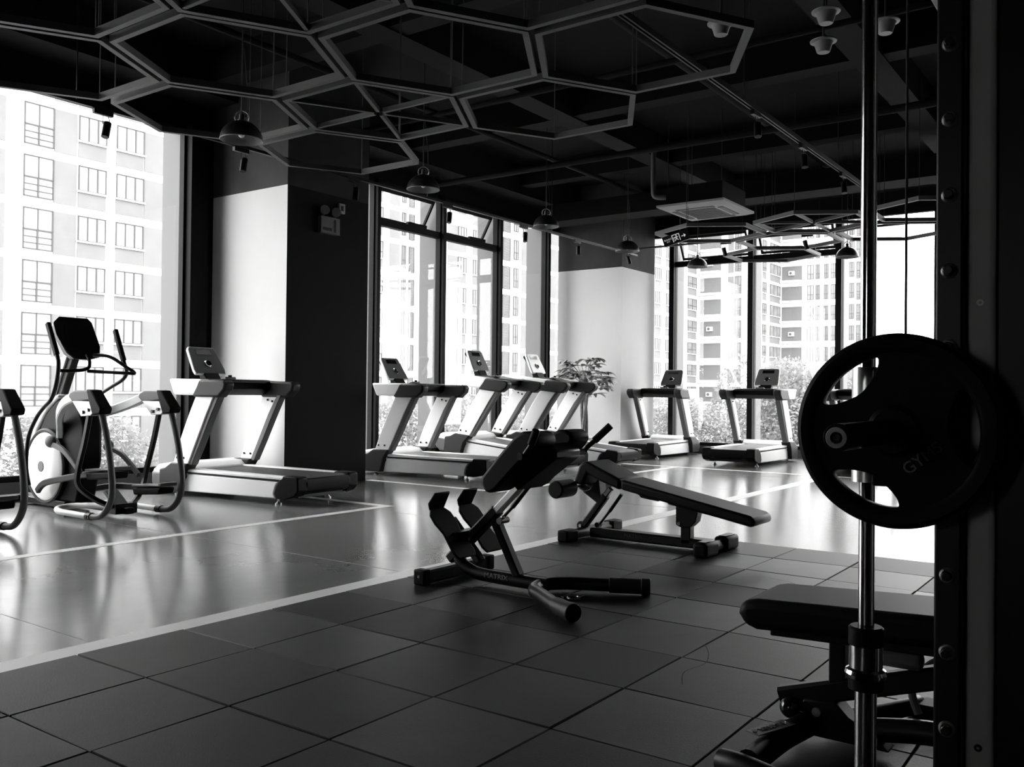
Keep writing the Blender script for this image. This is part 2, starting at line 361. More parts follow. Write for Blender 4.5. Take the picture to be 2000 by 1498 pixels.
# ------------------------------------------------------------------ treadmills
def make_treadmill():
    T = thing('treadmill', '', 'treadmill')
    ch = []
    for sgn in (1, -1):
        def y(a, b): return (sgn*a, sgn*b) if sgn > 0 else (sgn*b, sgn*a)
        a, b = y(.33, .42)
        m = MB(); m.prism([(.2, .23), (.24, .18), (.26, .11), (.24, .065), (1.62, .05), (1.5, .235)], 'y', a, b); m.build('side_panel', 'silver', T, bevel=.012, seg=3)
        a, b = y(.3, .425)
        m = MB(); m.prism([(.14, .245), (1.5, .25), (1.5, .285), (.12, .275)], 'y', a, b); m.build('side_rail', 'silver', T, bevel=.008, seg=3)
        m = MB(); m.prism([(.2, .236), (1.5, .238), (1.5, .25), (.18, .246)], 'y', a, b); m.build('rail_seam', 'bplast', T)
        a, b = y(.29, .425)
        m = MB(); m.prism([(-.06, .27), (-.065, .15), (-.02, .1), (.12, .06), (.23, .062), (.255, .11), (.235, .18), (.19, .24), (.13, .285), (-.04, .285)], 'y', a, b)
        cp = m.build('end_cap', 'bplast', T, bevel=.012, seg=3)
        a, b = y(.21, .29)
        m = MB(); m.prism([(-.055, .262), (-.06, .15), (-.04, .12), (.0, .12), (.0, .262)], 'y', a, b); m.build('corner_trim', 'dgplast', cp, bevel=.006)
        # upright
        a, b = y(.42, .475)
        pr = [(1.32, 1.06), (1.05, 1.06), (1.17, .85), (1.31, .58), (1.44, .33), (1.67, .33), (1.58, .55), (1.46, .8)]
        m = MB(); m.prism(pr, 'y', a, b); up = m.build('upright', 'silver', T, bevel=.01, seg=3)
        pin = [(1.06, 1.05), (1.0, 1.05), (1.12, .84), (1.27, .56), (1.4, .33), (1.46, .33), (1.33, .58), (1.19, .85)]
        m = MB(); m.prism(pin, 'y', min(sgn*.375, sgn*.46), max(sgn*.375, sgn*.46)); m.build('upright_edge', 'gplast', up, bevel=.006)
        m = MB(); yy = sgn*.418
        for (bx_, bz) in ((1.1, 1.0), (1.17, .985), (1.24, 1.0), (1.5, .4), (1.6, .4)):
            m.cyl((bx_, yy, bz), (bx_, yy-sgn*.008, bz), .012, n=10); m.cyl((bx_, sgn*.475, bz), (bx_, sgn*.482, bz), .012, n=10) if bz < .6 else None
        m.build('bolt', 'bplast', up)
        # boot around upright foot
        a, b = y(.34, .49)
        m = MB(); m.prism([(1.43, .345), (1.69, .345), (1.78, .29), (1.87, .27), (1.87, .06), (1.56, .05), (1.52, .23)], 'y', a, b); m.build('upright_boot', 'dgplast', T, bevel=.014, seg=3)
        # handrail
        a, b = y(.395, .52)
        m = MB(); m.prism([(1.7, 1.215), (1.62, 1.05), (1.3, 1.045), (1.24, 1.13), (1.2, 1.21)], 'y', a, b); hr = m.build('handrail', 'wplast', T, bevel=.022, seg=3)
        m = MB(); m.prism([(1.24, 1.205), (1.28, 1.13), (1.34, 1.045), (1.31, 1.03), (.95, 1.03), (.86, 1.1), (.84, 1.17), (.88, 1.2)], 'y', a, b); m.build('grip', 'dgplast', hr, bevel=.022, seg=3)
        m = MB(); m.box(.2, .2, 0, 0, 0, 0) if False else None
        for fx in (.27, 1.75):
            m = MB(); m.cyl((fx, sgn*.344, 0), (fx, sgn*.344, .014), .032); m.cyl((fx, sgn*.344, .014), (fx, sgn*.344, .03), .022, .014); m.cyl((fx, sgn*.344, .03), (fx, sgn*.344, .075), .008)
            m.build('levelling_foot', 'steel', T)
    m = MB(); m.prism([(.02, .272), (-.045, .262), (-.062, .21), (-.05, .15), (.02, .12), (1.52, .14), (1.52, .272)], 'y', -.3, .3); m.build('belt', 'belt', T, bevel=.01, seg=3)
    m = MB(); m.prism([(-.055, .262), (-.07, .21), (-.058, .14), (.0, .105), (.02, .13), (.0, .2), (-.03, .266)], 'y', -.305, .305); m.build('roller_cover', 'bplast', T, bevel=.008, seg=3)
    m = MB(); m.prism([(.02, .115), (.02, .075), (1.6, .06), (1.6, .115)], 'y', -.33, .33); m.build('frame', 'bm', T)
    m = MB(); m.prism([(1.48, .275), (1.56, .335), (1.75, .345), (1.98, .31), (2.06, .26), (2.08, .2), (1.5, .2)], 'y', -.42, .42); m.build('motor_hood', 'wplast', T, bevel=.03, seg=4)
    m = MB(); m.prism([(1.55, .24), (2.085, .24), (2.085, .1), (2.0, .04), (1.6, .04)], 'y', -.425, .425); m.build('hood_base', 'gplast', T, bevel=.03, seg=4)
    # console tray and console
    m = MB(); m.prism([(1.66, 1.2), (1.6, 1.06), (1.3, 1.05), (1.18, 1.12), (1.2, 1.19), (1.5, 1.22)], 'y', -.4, .4); ct = m.build('console_tray', 'bplast', T, bevel=.02, seg=3)
    m = MB(); m.tube([(1.22, -.39, 1.19), (1.12, -.3, 1.2), (1.1, 0, 1.2), (1.12, .3, 1.2), (1.22, .39, 1.19)], .014); m.build('front_bar', 'bm', T)
    m = MB(); m.prism([(1.55, 1.2), (1.45, 1.22), (1.36, 1.245), (1.35, 1.22), (1.45, 1.19)], 'y', -.07, .07); m.build('emergency_stop', 'gplast', ct, bevel=.006)
    m = MB(); m.cyl((1.37, 0, 1.24), (1.37, 0, 1.262), .02); m.build('stop_button', 'bplast', ct)
    an = math.radians(32); Rc = Matrix(((math.cos(an), 0, math.sin(an)), (0, 1, 0), (-math.sin(an), 0, math.cos(an))))
    c0 = Vector((1.765, 0, 1.41))
    m = MB()
    prof = [(-.2, -.17), (.2, -.17), (.21, -.12), (.185, .14), (.165, .175), (-.165, .175), (-.185, .14), (-.21, -.12)]
    pts = [c0 + Rc @ Vector((-.018, p[0], p[1])) for p in prof] + [c0 + Rc @ Vector((.018, p[0], p[1])) for p in prof]; k = len(prof)
    m.add(pts, [tuple(range(k)), tuple(range(2*k-1, k-1, -1))] + [(i, (i+1) % k, k+(i+1) % k, k+i) for i in range(k)])
    con = m.build('console', ['silver'], T, bevel=.008, seg=3)
    m = MB()
    prof2 = [(p[0]*.95, p[1]*.955) for p in prof]
    pts = [c0 + Rc @ Vector((-.022, p[0], p[1])) for p in prof2] + [c0 + Rc @ Vector((-.01, p[0], p[1])) for p in prof2]
    m.add(pts, [tuple(range(k)), tuple(range(2*k-1, k-1, -1))] + [(i, (i+1) % k, k+(i+1) % k, k+i) for i in range(k)])
    m.build('console_face', 'console', con, bevel=.002)
    m = MB(); m.obox(c0 + Rc @ Vector((-.023, 0, .105)), (.006, .2, .06), Rc); m.build('screen', 'screen', con)
    m = MB(); m.lathe([(.028, .0), (.042, 0), (.046, .006), (.04, .014), (.032, .012), (.028, .0)], c0 + Rc @ Vector((-.022, 0, -.045)), Rc @ rotm((0, -PI/2, 0)), 24); dl = m.build('dial', 'chrome', con)
    m = MB(); m.lathe([(.028, .002), (.022, .01), (.0001, .013)], c0 + Rc @ Vector((-.022, 0, -.045)), Rc @ rotm((0, -PI/2, 0)), 24); m.build('dial_knob', 'bplast', dl)
    m = MB(); m.prism([(1.6, 1.2), (1.66, 1.28), (1.93, 1.53), (1.94, 1.5), (1.75, 1.3), (1.72, 1.2)], 'y', -.1, .1); m.build('console_neck', 'bplast', T, bevel=.01)
    return T
tm0 = make_treadmill()
TM = [(-6.692, 6.152, 184.2, 0, 'white and silver treadmill in front of the pale pillar, nearest to the elliptical machines', 'row'),
      (-6.764, 9.177, 183.6, 0, 'level treadmill right behind the dark pillar, first one at the tall windows', 'row'),
      (-6.766, 10.804, 182.8, 6.2, 'inclined treadmill with dark console, second past the dark pillar', 'row'),
      (-6.564, 12.067, 183.0, 6.0, 'inclined treadmill with pale shiny console, next to the leafy pot plant', 'row'),
      (-7.316, 13.702, 93.2, 0, 'treadmill beside the far pillar, leftmost of those facing the back windows', 'back'),
      (-5.412, 13.3, 91.2, 0, 'treadmill in full view before the back windows, left of the weight plate', 'back'),
      (-3.62, 12.98, 91.2, 0, 'treadmill at the back windows mostly hidden behind the weight plate', 'back')]
tms = [tm0] + [copy_tree(tm0) for _ in TM[1:]]
for o, (x, y, a, inc, lab, gr) in zip(tms, TM):
    o.location = (x, y, -.012); th = math.radians(a)
    o.rotation_euler = (0, 0, th)
    if inc: o.rotation_euler = Euler((0, -math.radians(inc), th))
    tag(o, lab, 'treadmill', 'treadmills facing the left windows' if gr == 'row' else 'treadmills facing the back windows')
    if inc:      # the deck is raised at the motor end on a lift leg
        o.location.z = -.03
        m = MB()
        for sg in (-1, 1): m.box(1.62, 1.7, sg*.3-.03, sg*.3+.03, -.175, .06)
        m.build('lift_leg', 'bm', o)
    for ch in kids(o):
        pass
bpy.context.view_layer.update()
for o, t in zip(tms, TM):
    if t[3]:
        for ch in kids(o):
            if ch.name.startswith('levelling_foot') and ch.data.vertices[0].co.x > 1: bpy.data.objects.remove(ch)
# pale console on the fourth treadmill: the light its face catches is painted in as silver
for ch in kids(tms[3]):
    if ch.name.startswith('console') and not ch.name.startswith('console_'):
        for g in kids(ch):
            if g.name.startswith('console_face'):
                g.data = g.data.copy(); g.data.materials[0] = M['silver']; g['label'] = 'pale silver console face'

# ------------------------------------------------------------------ elliptical machines
def make_elliptical():
    RT = (-8.0, 4.37, 0); T = thing('elliptical_machine', '', 'elliptical machine', RT)
    N, F, C = 4.04, 4.68, 4.37
    B = lambda: MB(RT)
    for Y, s in ((N, 1), (F, -1)):
        m = B(); m.tube([(-7.06, Y, .93), (-6.96, Y, .69), (-6.9, Y, .48), (-6.87, Y, .28), (-6.91, Y, .15), (-7.03, Y, .05), (-7.2, Y, .03)], .026)
        m.build('rear_leg', 'gplast', T)
        m = B(); m.tube([(-7.2, Y, .03), (-7.45, Y, .03), (-7.68, Y, .032), (-7.82, Y+s*.06, .04), (-7.78, Y+s*.18, .055), (-7.5, Y+s*.28, .07), (-7.3, Y+s*.3, .07)], .026); ft = m.build('floor_loop', 'silver', T)
        m = B(); m.cyl((-7.24, Y, .03), (-7.17, Y, .033), .032); m.cyl((-7.205, Y-s*.035, .032), (-7.205, Y+s*.035, .032), .014, n=12); m.build('joint_collar', 'bm', ft)
        m = B(); m.bar([(-7.22, Y, .9), (-7.3, Y, .64), (-7.4, Y, .39), (-7.41, Y+s*.02, .26), (-7.33, Y+s*.12, .15), (-7.25, Y+s*.24, .08)], .035, .05, up=(1, 0, .3)); m.build('front_leg', 'bm', T)
        a, b = Y-.045, Y+.045
        m = B(); m.prism([(-7.49, 1.02), (-7.47, 1.055), (-7.4, 1.075), (-7.16, 1.075), (-7.1, 1.0), (-7.38, .975), (-7.44, .985)], 'y', a, b); cp = m.build('arm_cover', 'gplast', T, bevel=.012, seg=3)
        m = B(); m.prism([(-7.2, 1.085), (-7.13, 1.08), (-6.97, .93), (-6.99, .885), (-7.1, .875), (-7.13, .93)], 'y', a-.008, b+.008); m.build('joint_cap', 'bplast', T, bevel=.012, seg=3)
        m = B(); m.prism([(-7.41, .985), (-7.15, .985), (-7.09, .895), (-7.12, .87), (-7.27, .86)], 'y', Y-.052, Y+.052); pl = m.build('bracket_plate', 'steel', T, bevel=.004)
        m = B()
        for (bx_, bz) in ((-7.28, .895), (-7.2, .915), ): m.cyl((bx_+.04, Y-.052, bz), (bx_+.04, Y-.066, bz), .016, n=12); m.cyl((bx_+.04, Y+.052, bz), (bx_+.04, Y+.066, bz), .016, n=12)
        m.build('bolt', 'chrome', pl)
        m = B(); m.bar([(-7.45, Y, 1.02), (-7.7, Y+s*.05, .97), (-7.93, Y+s*.12, .87), (-8.08, Y+s*.2, .76), (-8.15, Y+s*.24, .66)] if s > 0 else
                       [(-7.45, Y, 1.02), (-7.62, Y-.03, .96), (-7.8, Y-.09, .9), (-8.0, Y-.2, .84), (-8.15, C+.04, .76)], .06, .085, up=(0, 0, 1)); m.build('support_arm', 'silver', T)
        # swinging handle
        if s > 0: P = [(-8.22, Y, .22), (-8.27, Y, .36), (-8.27, Y, .5), (-8.23, Y, .67), (-8.1, Y, .83), (-7.98, Y, .92), (-7.85, Y, 1.0), (-7.77, Y, 1.14), (-7.74, Y, 1.29), (-7.77, Y, 1.38), (-7.93, Y, 1.66)]
        else: P = [(-8.3, Y, .3), (-8.42, Y, .6), (-8.42, Y, .85), (-8.3, Y, .98), (-8.2, Y, 1.035), (-8.0, Y, 1.11), (-7.81, Y, 1.18), (-7.75, Y, 1.25), (-7.8, Y, 1.35), (-7.95, Y, 1.64)]
        m = B(); m.tube(P, .018); hd = m.build('swing_handle', 'bm', T)
        m = B(); m.bar([P[-2], P[-1]], .038, .05, up=(1, 0, .5), sub=1); m.build('grip', 'bplast', hd, bevel=.01)
        # crank arm, link, pedal
        o_ = 0 if s > 0 else -.06
        m = B(); yy = Y+s*.05; m.bar([(-7.93, yy, .6+o_), (-7.75, yy, .56+o_), (-7.6, yy, .48+o_), (-7.45, yy, .38+o_)], .035, .045, up=(0, 0, 1)); m.ball((-7.95, yy, .62+o_), .055, (1.3, .7, 1)); m.build('crank_link', 'gplast', T)
        m = B(); yy = Y+s*.1
        if s > 0: m.bar([(-8.26, yy, .16), (-8.18, yy, .22), (-8.04, yy, .26), (-7.55, yy, .34), (-7.2, yy, .39)], .04, .055, up=(0, 0, 1))
        else: m.bar([(-8.3, yy, .12), (-7.8, yy, .2), (-7.4, yy, .22), (-7.1, yy, .23)], .04, .055, up=(0, 0, 1))
        m.build('pedal_link', 'dgplast', T)
        zp = .405 if s > 0 else .24; xp = -7.13 if s > 0 else -7.15
        m = B(); m.prism([(xp-.2, zp-.02), (xp+.22, zp+.01), (xp+.2, zp-.05), (xp-.18, zp-.08)], 'y', Y+s*.1-.075, Y+s*.1+.075); pd = m.build('pedal', 'bplast', T, bevel=.015, seg=3)
        m = B(); m.prism([(xp-.2, zp-.01), (xp+.24, zp+.02), (xp+.24, zp+.05), (xp+.2, zp+.05), (xp+.2, zp+.025), (xp-.2, zp+.01)], 'y', Y+s*.1-.08, Y+s*.1+.08); m.build('pedal_rim', 'gplast', pd, bevel=.006)
    # body shroud and flywheel covers
    m = B(); m.prism([(-8.62, .05), (-8.68, .3), (-8.6, .6), (-8.42, .86), (-8.22, .99), (-8.0, 1.01), (-7.84, .95), (-7.75, .75), (-7.75, .45), (-7.86, .05)], 'y', C-.09, C+.09); m.build('body_shroud', 'bplast', T, bevel=.03, seg=3)
    m = B(); m.prism([(-8.75, .25), (-8.73, .5), (-8.62, .74), (-8.42, .94), (-8.2, 1.04), (-8.17, 1.01), (-8.38, .89), (-8.56, .7), (-8.66, .48), (-8.69, .2)], 'y', C-.1, C+.1); m.build('shroud_cover', 'silver', T, bevel=.02, seg=3)
    for s in (-1, 1):
        Rr = rotm((PI/2, 0, 0)) if s < 0 else rotm((-PI/2, 0, 0)); cc = (-8.36, C+s*.12, .37)
        m = B(); m.lathe([(.0001, .035), (.1, .035), (.2, .03), (.29, .018), (.315, 0), (.315, -.03), (.0001, -.03)], cc, Rr, 48); fwc = m.build('flywheel_cover', 'wplast', T)
        m = B(); m.lathe([(.05, .036), (.048, .04), (.0001, .04)], cc, Rr, 28); m.build('hub_cap', 'gplast', fwc)
        m = B(); m.lathe([(.315, -.035), (.345, -.03), (.35, .0), (.335, .012), (.315, .008)], cc, Rr, 48); m.build('cover_rim', 'dgplast', fwc)
    # base
    m = B(); m.box(-9.0, -7.15, C-.04, C+.04, .02, .075); m.box(-9.05, -8.93, C-.3, C+.3, 0, .06); m.box(-8.75, -8.0, C-.12, C+.12, .01, .07); m.box(-7.36, -7.2, C-.1, C+.1, .02, .11); m.build('base', 'bm', T, bevel=.008)
    m = B(); m.prism([(-7.42, .2), (-7.38, .22), (-7.2, .1), (-7.22, .07)], 'y', C-.1, C+.02); m.build('brace', 'gplast', T, bevel=.006)
    # mast, console, fixed handlebar
    m = B(); m.bar([(-8.36, C, .95), (-8.09, C, 1.42)], .07, .13, up=(1, 0, -.5), sub=1); ms = m.build('mast', 'dgplast', T, bevel=.006)
    m = B(); m.bar([(-8.4, C-.045, .97), (-8.14, C-.045, 1.42)], .02, .06, up=(1, 0, -.5), sub=1); m.build('mast_side', 'silver', ms)
    an = math.radians(-12); Rm = rotm((0, an, 0)); pr = [(-.2, .31), (-.14, .37), (.13, .37), (.17, .33), (.23, .1), (.22, .0), (.12, -.03), (-.03, -.03), (-.1, .03), (-.18, .2)]
    c0 = Vector((-8.06, C, 1.38)); k = len(pr); m = B()
    pts = [c0 + Rm @ Vector((.03, p[0]+.0, p[1])) for p in pr] + [c0 + Rm @ Vector((-.05, p[0]*.9, p[1]*.93)) for p in pr]
    m.add(pts, [tuple(range(k)), tuple(range(2*k-1, k-1, -1))] + [(i, (i+1) % k, k+(i+1) % k, k+i) for i in range(k)])
    con = m.build('console', 'screen', T, bevel=.012, seg=3)
    m = B(); m.obox(c0 + Rm @ Vector((.032, .0, .22)), (.004, .2, .14), Rm); m.build('screen', 'screen', con)
    m = B(); m.tube([(-7.97, C+.05, 1.4), (-7.92, C+.05, 1.33), (-7.93, C+.03, 1.27), (-7.98, C-.08, 1.25), (-8.0, C-.2, 1.25)], .016)
    m.tube([(-7.95, C+.1, 1.4), (-7.82, C+.18, 1.385), (-7.7, C+.26, 1.3), (-7.64, C+.32, 1.24), (-7.66, C+.26, 1.235), (-7.95, C+.05, 1.25)], .016)
    m.build('fixed_handlebar', 'bm', T)
    return T
el = make_elliptical()
tag(el, 'elliptical machine with black console and white flywheel cover, standing before the left window', 'elliptical machine', 'elliptical machines by the left window')
el2 = copy_tree(el); el2.location.y -= 1.335
tag(el2, 'elliptical machine cut by the left edge, only its bent rear tube and cap showing', 'elliptical machine', 'elliptical machines by the left window')

# ------------------------------------------------------------------ hyperextension bench
RT = (-2.95, 4.08, 0); T = thing('hyperextension_bench', 'black back extension bench with tilted hip pads and footplates, on the rubber tiles in mid-photo', 'exercise bench', RT)
B = lambda: MB(RT); C = 4.1
m = B(); m.bar([(-3.395, 3.86, .042), (-3.395, 4.48, .042)], .07, .075, sub=1, ch=.012); st = m.build('rear_stabiliser', 'bm', T)
for y in (3.85, 4.49):
    m = B(); m.box(-3.436, -3.354, y-.012 if y < 4 else y-.05, y+.05 if y < 4 else y+.012, 0, .088); e = m.build('end_cap', 'bplast', st, bevel=.01, seg=3)
    m = B(); yy = y-.012 if y < 4 else y+.012; m.cyl((-3.395, yy, .05), (-3.395, yy-(.003 if y < 4 else -.003), .05), .008, n=12); m.build('screw', 'steel', e)
m = B(); m.tube([(-3.33, C, .16), (-3.29, C, .1), (-3.23, C, .07), (-3.15, C, .055), (-2.95, C, .05), (-2.7, C, .05)], .036, 16); mt = m.build('main_tube', 'bm', T)
text('MATRIX', 'lettering', 'text', .04, (-3.02+2.95, -.037+.02-.0, .062), (PI/2, 0, 0), T, sx=1.15)
m = B(); m.tube([(-2.3, 3.7, .045), (-2.42, 3.76, .045), (-2.6, 3.9, .045), (-2.7, 3.98, .045), (-2.74, C, .045), (-2.7, 4.2, .045), (-2.6, 4.27, .045), (-2.45, 4.34, .045), (-2.3, 4.42, .045)], .036, 16); fl_ = m.build('front_legs', 'bm', T)
for p0, p1 in (((-2.42, 3.76, .045), (-2.27, 3.68, .045)), ((-2.45, 4.34, .045), (-2.25, 4.44, .045))):
    m = B(); m.cyl(p0, p1, .042); d = (Vector(p1)-Vector(p0)).normalized(); m.cyl(Vector(p1)-d*.05, p1, .046); m.build('end_cap', 'dgplast', fl_, bevel=.004)
m = B(); m.bar([(-3.37, C, .12), (-3.04, C, .43)], .06, .075, up=(0, 1, 0), sub=1); mst = m.build('mast', 'bm', T)
m = B(); m.bar([(-3.06, C, .41), (-2.84, C, .62)], .045, .06, up=(0, 1, 0), sub=1); m.build('sliding_post', 'silver', mst)
m = B(); m.bar([(-3.05, C, .37), (-2.89, C, .08)], .05, .06, up=(0, 1, 0), sub=1); m.build('brace', 'bm', T)
m = B(); m.cyl((-3.01, C-.02, .37), (-2.88, C-.02, .5), .009); m.cyl((-2.92, C-.02, .46), (-2.78, C-.02, .62), .014); gs = m.build('gas_spring', 'bm', T)
m = B(); m.cyl((-3.0, C-.04, .375), (-3.0, C+.04, .375), .018); m.ball((-2.97, C-.045, .4), .01); m.build('pivot', 'steel', gs)
# footplates
for dy, dx in ((-.15, 0), (.11, 0)):
    yc = C+dy
    def fp(u, v, w_):    # plate plane leans back: u across (y), v up the plate, w_ off the plate
        a = math.radians(36); return Vector((-3.14 - math.sin(math.radians(42))*v*1.0 + w_*math.cos(math.radians(42)), yc+u, .17+math.cos(math.radians(42))*v + w_*math.sin(math.radians(42))))
    out = [(u_*1.5, v_) for u_, v_ in [(-.05, 0), (.05, 0), (.062, .04), (.055, .12), (.05, .17), (.062, .24), (.06, .3), (.04, .335), (-.04, .335), (-.06, .3), (-.062, .24), (-.05, .17), (-.055, .12), (-.062, .04)]]
    k = len(out); m = B()
    m.add([fp(u, v, 0) for u, v in out] + [fp(u, v, .014) for u, v in out], [tuple(range(k)), tuple(range(2*k-1, k-1, -1))] + [(i, (i+1) % k, k+(i+1) % k, k+i) for i in range(k)])
    pl = m.build('footplate', 'bplast', T, bevel=.004)
    m = B(); q = [(-.06, .33, 0), (.06, .33, 0), (.065, .36, .02), (.065, .375, .1), (-.065, .375, .1), (-.065, .36, .02)]
    m.add([fp(*p) for p in q] + [fp(p[0], p[1]+.012, p[2]) for p in q], [tuple(range(6)), tuple(range(11, 5, -1))] + [(i, (i+1) % 6, 6+(i+1) % 6, 6+i) for i in range(6)])
    m.build('ankle_hook', 'bplast', pl, bevel=.003)
m = B(); m.bar([(-3.36, C-.02, .35), (-3.14, C-.02, .13)], .05, .06, up=(0, 1, 0), sub=1); m.box(-3.29, -3.22, C-.16, C+.13, .26, .3); m.build('footplate_bracket', 'bm', T, bevel=.004)
# hip pads: thick D-shaped cushions either side of the post
prof = [(-2.955, .64), (-2.955, .6), (-2.93, .565), (-2.9, .555), (-2.86, .575), (-2.74, .69), (-2.62, .8), (-2.59, .84), (-2.6, .875), (-2.64, .895), (-2.69, .893), (-2.74, .865), (-2.85, .755)]
for y0, y1 in ((3.83, 4.02), (4.17, 4.36)):
    m = B(); m.prism(prof, 'y', y0, y1); m.build('hip_pad', 'pad', T, bevel=.03, seg=4)
m = B(); m.prism([(-2.86, .6), (-2.82, .565), (-2.57, .75), (-2.57, .79), (-2.62, .83)], 'y', 3.98, 4.22); m.build('pad_backplate', 'bm', T, bevel=.008)
m = B(); m.bar([(-2.68, 3.8, .765), (-2.66, 4.42, .765)], .03, .035, sub=1); m.build('crossbar', 'bm', T)
for y, s in ((3.82, -1), (4.41, 1)):
    m = B(); m.tube([(-2.67, y, .765), (-2.65, y, .79), (-2.62, y+s*.0, .83), (-2.585, y+s*.01, .9)] if s < 0 else [(-2.66, y, .765), (-2.64, y, .79), (-2.6, y+.02, .83), (-2.53, y+.05, .9)], .014); hd = m.build('handle', 'bm', T)
    m = B(); p0, p1 = ((-2.622, y, .828), (-2.583, y-.01, .905)) if s < 0 else ((-2.605, y+.018, .826), (-2.52, y+.055, .915))
    m.cyl(p0, p1, .021); m.build('grip', 'bplast', hd, bevel=.004)
# two chrome collars lying between the front legs
for i, (x, y) in enumerate(((-2.6, 4.04), (-2.53, 4.1))):
    m = MB(); nn = 28; m.sweep([(x+.033*math.cos(2*PI*k/nn), y+.033*math.sin(2*PI*k/nn), .008) for k in range(nn+1)], [(.006*math.cos(a*PI/4), .006*math.sin(a*PI/4)) for a in range(8)])
    m.tube([(x+.03, y, .012), (x+.05, y+.01, .02), (x+.06, y+.02, .022)] if i else [(x-.03, y, .012), (x-.05, y-.01, .02), (x-.06, y-.02, .022)], .003, 6)
    tag(m.build('spring_collar', 'steel'), ('left', 'right')[i]+' one of two ring-shaped metal collars on the tiles between the front legs', 'barbell collar', 'ring collars on the rubber tiles')

# ------------------------------------------------------------------ decline bench
RT = (-3.0, 5.95, 0); T = thing('decline_bench', 'black decline bench with long sloping pad and roller at its raised end', 'exercise bench', RT)
B = lambda: MB(RT); C = 5.93
m = B(); m.prism([(-3.17, .475), (-2.2, .295), (-2.165, .27), (-2.17, .225), (-2.2, .22), (-3.17, .4)], 'y', 5.76, 6.1); m.build('back_pad', 'pad', T, bevel=.022, seg=4)
m = B(); m.prism([(-3.175, .475), (-3.175, .395), (-3.36, .455), (-3.45, .5), (-3.49, .41), (-3.57, .42), (-3.52, .56), (-3.49, .585), (-3.45, .588)], 'y', 5.76, 6.1); m.build('seat_pad', 'pad', T, bevel=.02, seg=4)
m = B(); m.prism([(-3.1, .39), (-2.9, .35), (-2.92, .325), (-3.06, .34)], 'y', C-.06, C+.06); m.prism([(-2.85, .345), (-2.26, .24), (-2.33, .225), (-2.85, .31)], 'y', C-.05, C+.05); m.build('pad_support', 'bm', T, bevel=.004)
m = B(); m.prism([(-2.79, .3), (-2.79, .17), (-2.76, .155), (-2.68, .16), (-2.64, .2), (-2.62, .28)], 'y', C-.045, C+.045); pb = m.build('pivot_bracket', 'bm', T, bevel=.005)
m = B(); m.cyl((-2.765, C-.045, .18), (-2.765, C-.053, .18), .012, n=12); m.build('bolt', 'steel', pb)
m = B(); m.box(-2.757, -2.682, C-.035, C+.035, .04, .18); m.build('post', 'bm', T, bevel=.006)
m = B(); m.bar([(-3.5, C, .045), (-2.55, C, .045)], .07, .07, sub=1); m.build('main_tube', 'bm', T)
text('MATRIX', 'lettering', 'dimtext', .036, (-.13, -.056, .05), (PI/2, 0, 0), T, sx=1.2)
m = B(); m.cyl((-3.56, 5.62, .042), (-3.56, 6.42, .042), .038, n=16); st = m.build('rear_stabiliser', 'bm', T)
for y0, y1 in ((5.6, 5.76), (6.28, 6.44)):
    m = B(); m.box(-3.605, -3.515, y0, y1, 0, .085); m.build('end_cap', 'bplast', st, bevel=.014, seg=3)
m = B(); m.cyl((-2.5, 5.66, .045), (-2.5, 6.2, .045), .036, n=16); st = m.build('front_stabiliser', 'dgplast', T)
for y0, y1 in ((5.64, 5.86), (6.0, 6.22)):
    m = B(); m.box(-2.552, -2.448, y0, y1, 0, .098); e = m.build('end_cap', 'bplast', st, bevel=.022, seg=3)
    m = B(); m.box(-2.53, -2.47, y0+.03, y1-.03, .096, .104); m.build('wear_pad', 'bm', e, bevel=.004)
m = B(); m.bar([(-3.56, C-.02, .09), (-3.37, C-.02, .33)], .055, .06, up=(0, 1, 0), sub=1); m.cyl((-3.575, C-.05, .09), (-3.575, C+.01, .09), .034); lg = m.build('support_leg', 'bm', T, bevel=.004)
m = B(); m.bar([(-3.39, C-.02, .31), (-3.33, C-.02, .385)], .04, .045, up=(0, 1, 0), sub=1); m.build('sliding_tube', 'chrome', lg)
m = B(); m.cyl((-3.575, C-.05, .09), (-3.575, C-.058, .09), .012, n=12); m.build('bolt', 'steel', lg)
m = B(); m.cyl((-3.45, C+.02, .1), (-3.33, C+.02, .25), .009); m.cyl((-3.36, C+.02, .21), (-3.26, C+.02, .345), .013); m.cyl((-3.46, C-.0, .1), (-3.46, C+.05, .1), .02); m.build('gas_spring', 'bm', T)
m = B(); m.prism([(-3.42, .46), (-3.4, .3), (-3.43, .27), (-3.56, .35), (-3.5, .37)], 'y', C-.05, C+.05); m.build('roller_bracket', 'bm', T, bevel=.005)
m = B(); m.cyl((-3.6, 5.62, .39), (-3.6, 6.24, .39), .014); ro = m.build('roller_axle', 'steel', T)
for y0, y1 in ((5.56, 5.78), (6.08, 6.3)):
    m = B(); m.cyl((-3.6, y0, .385), (-3.6, y1, .385), .066, n=28); m.build('foam_roller', 'pad', ro, bevel=.012, seg=3)
m = B(); m.bar([(-3.6, 5.93, .39), (-3.42, 5.93, .31)], .05, .05, sub=1, up=(0, 1, 0)); m.build('roller_arm', 'bm', T)

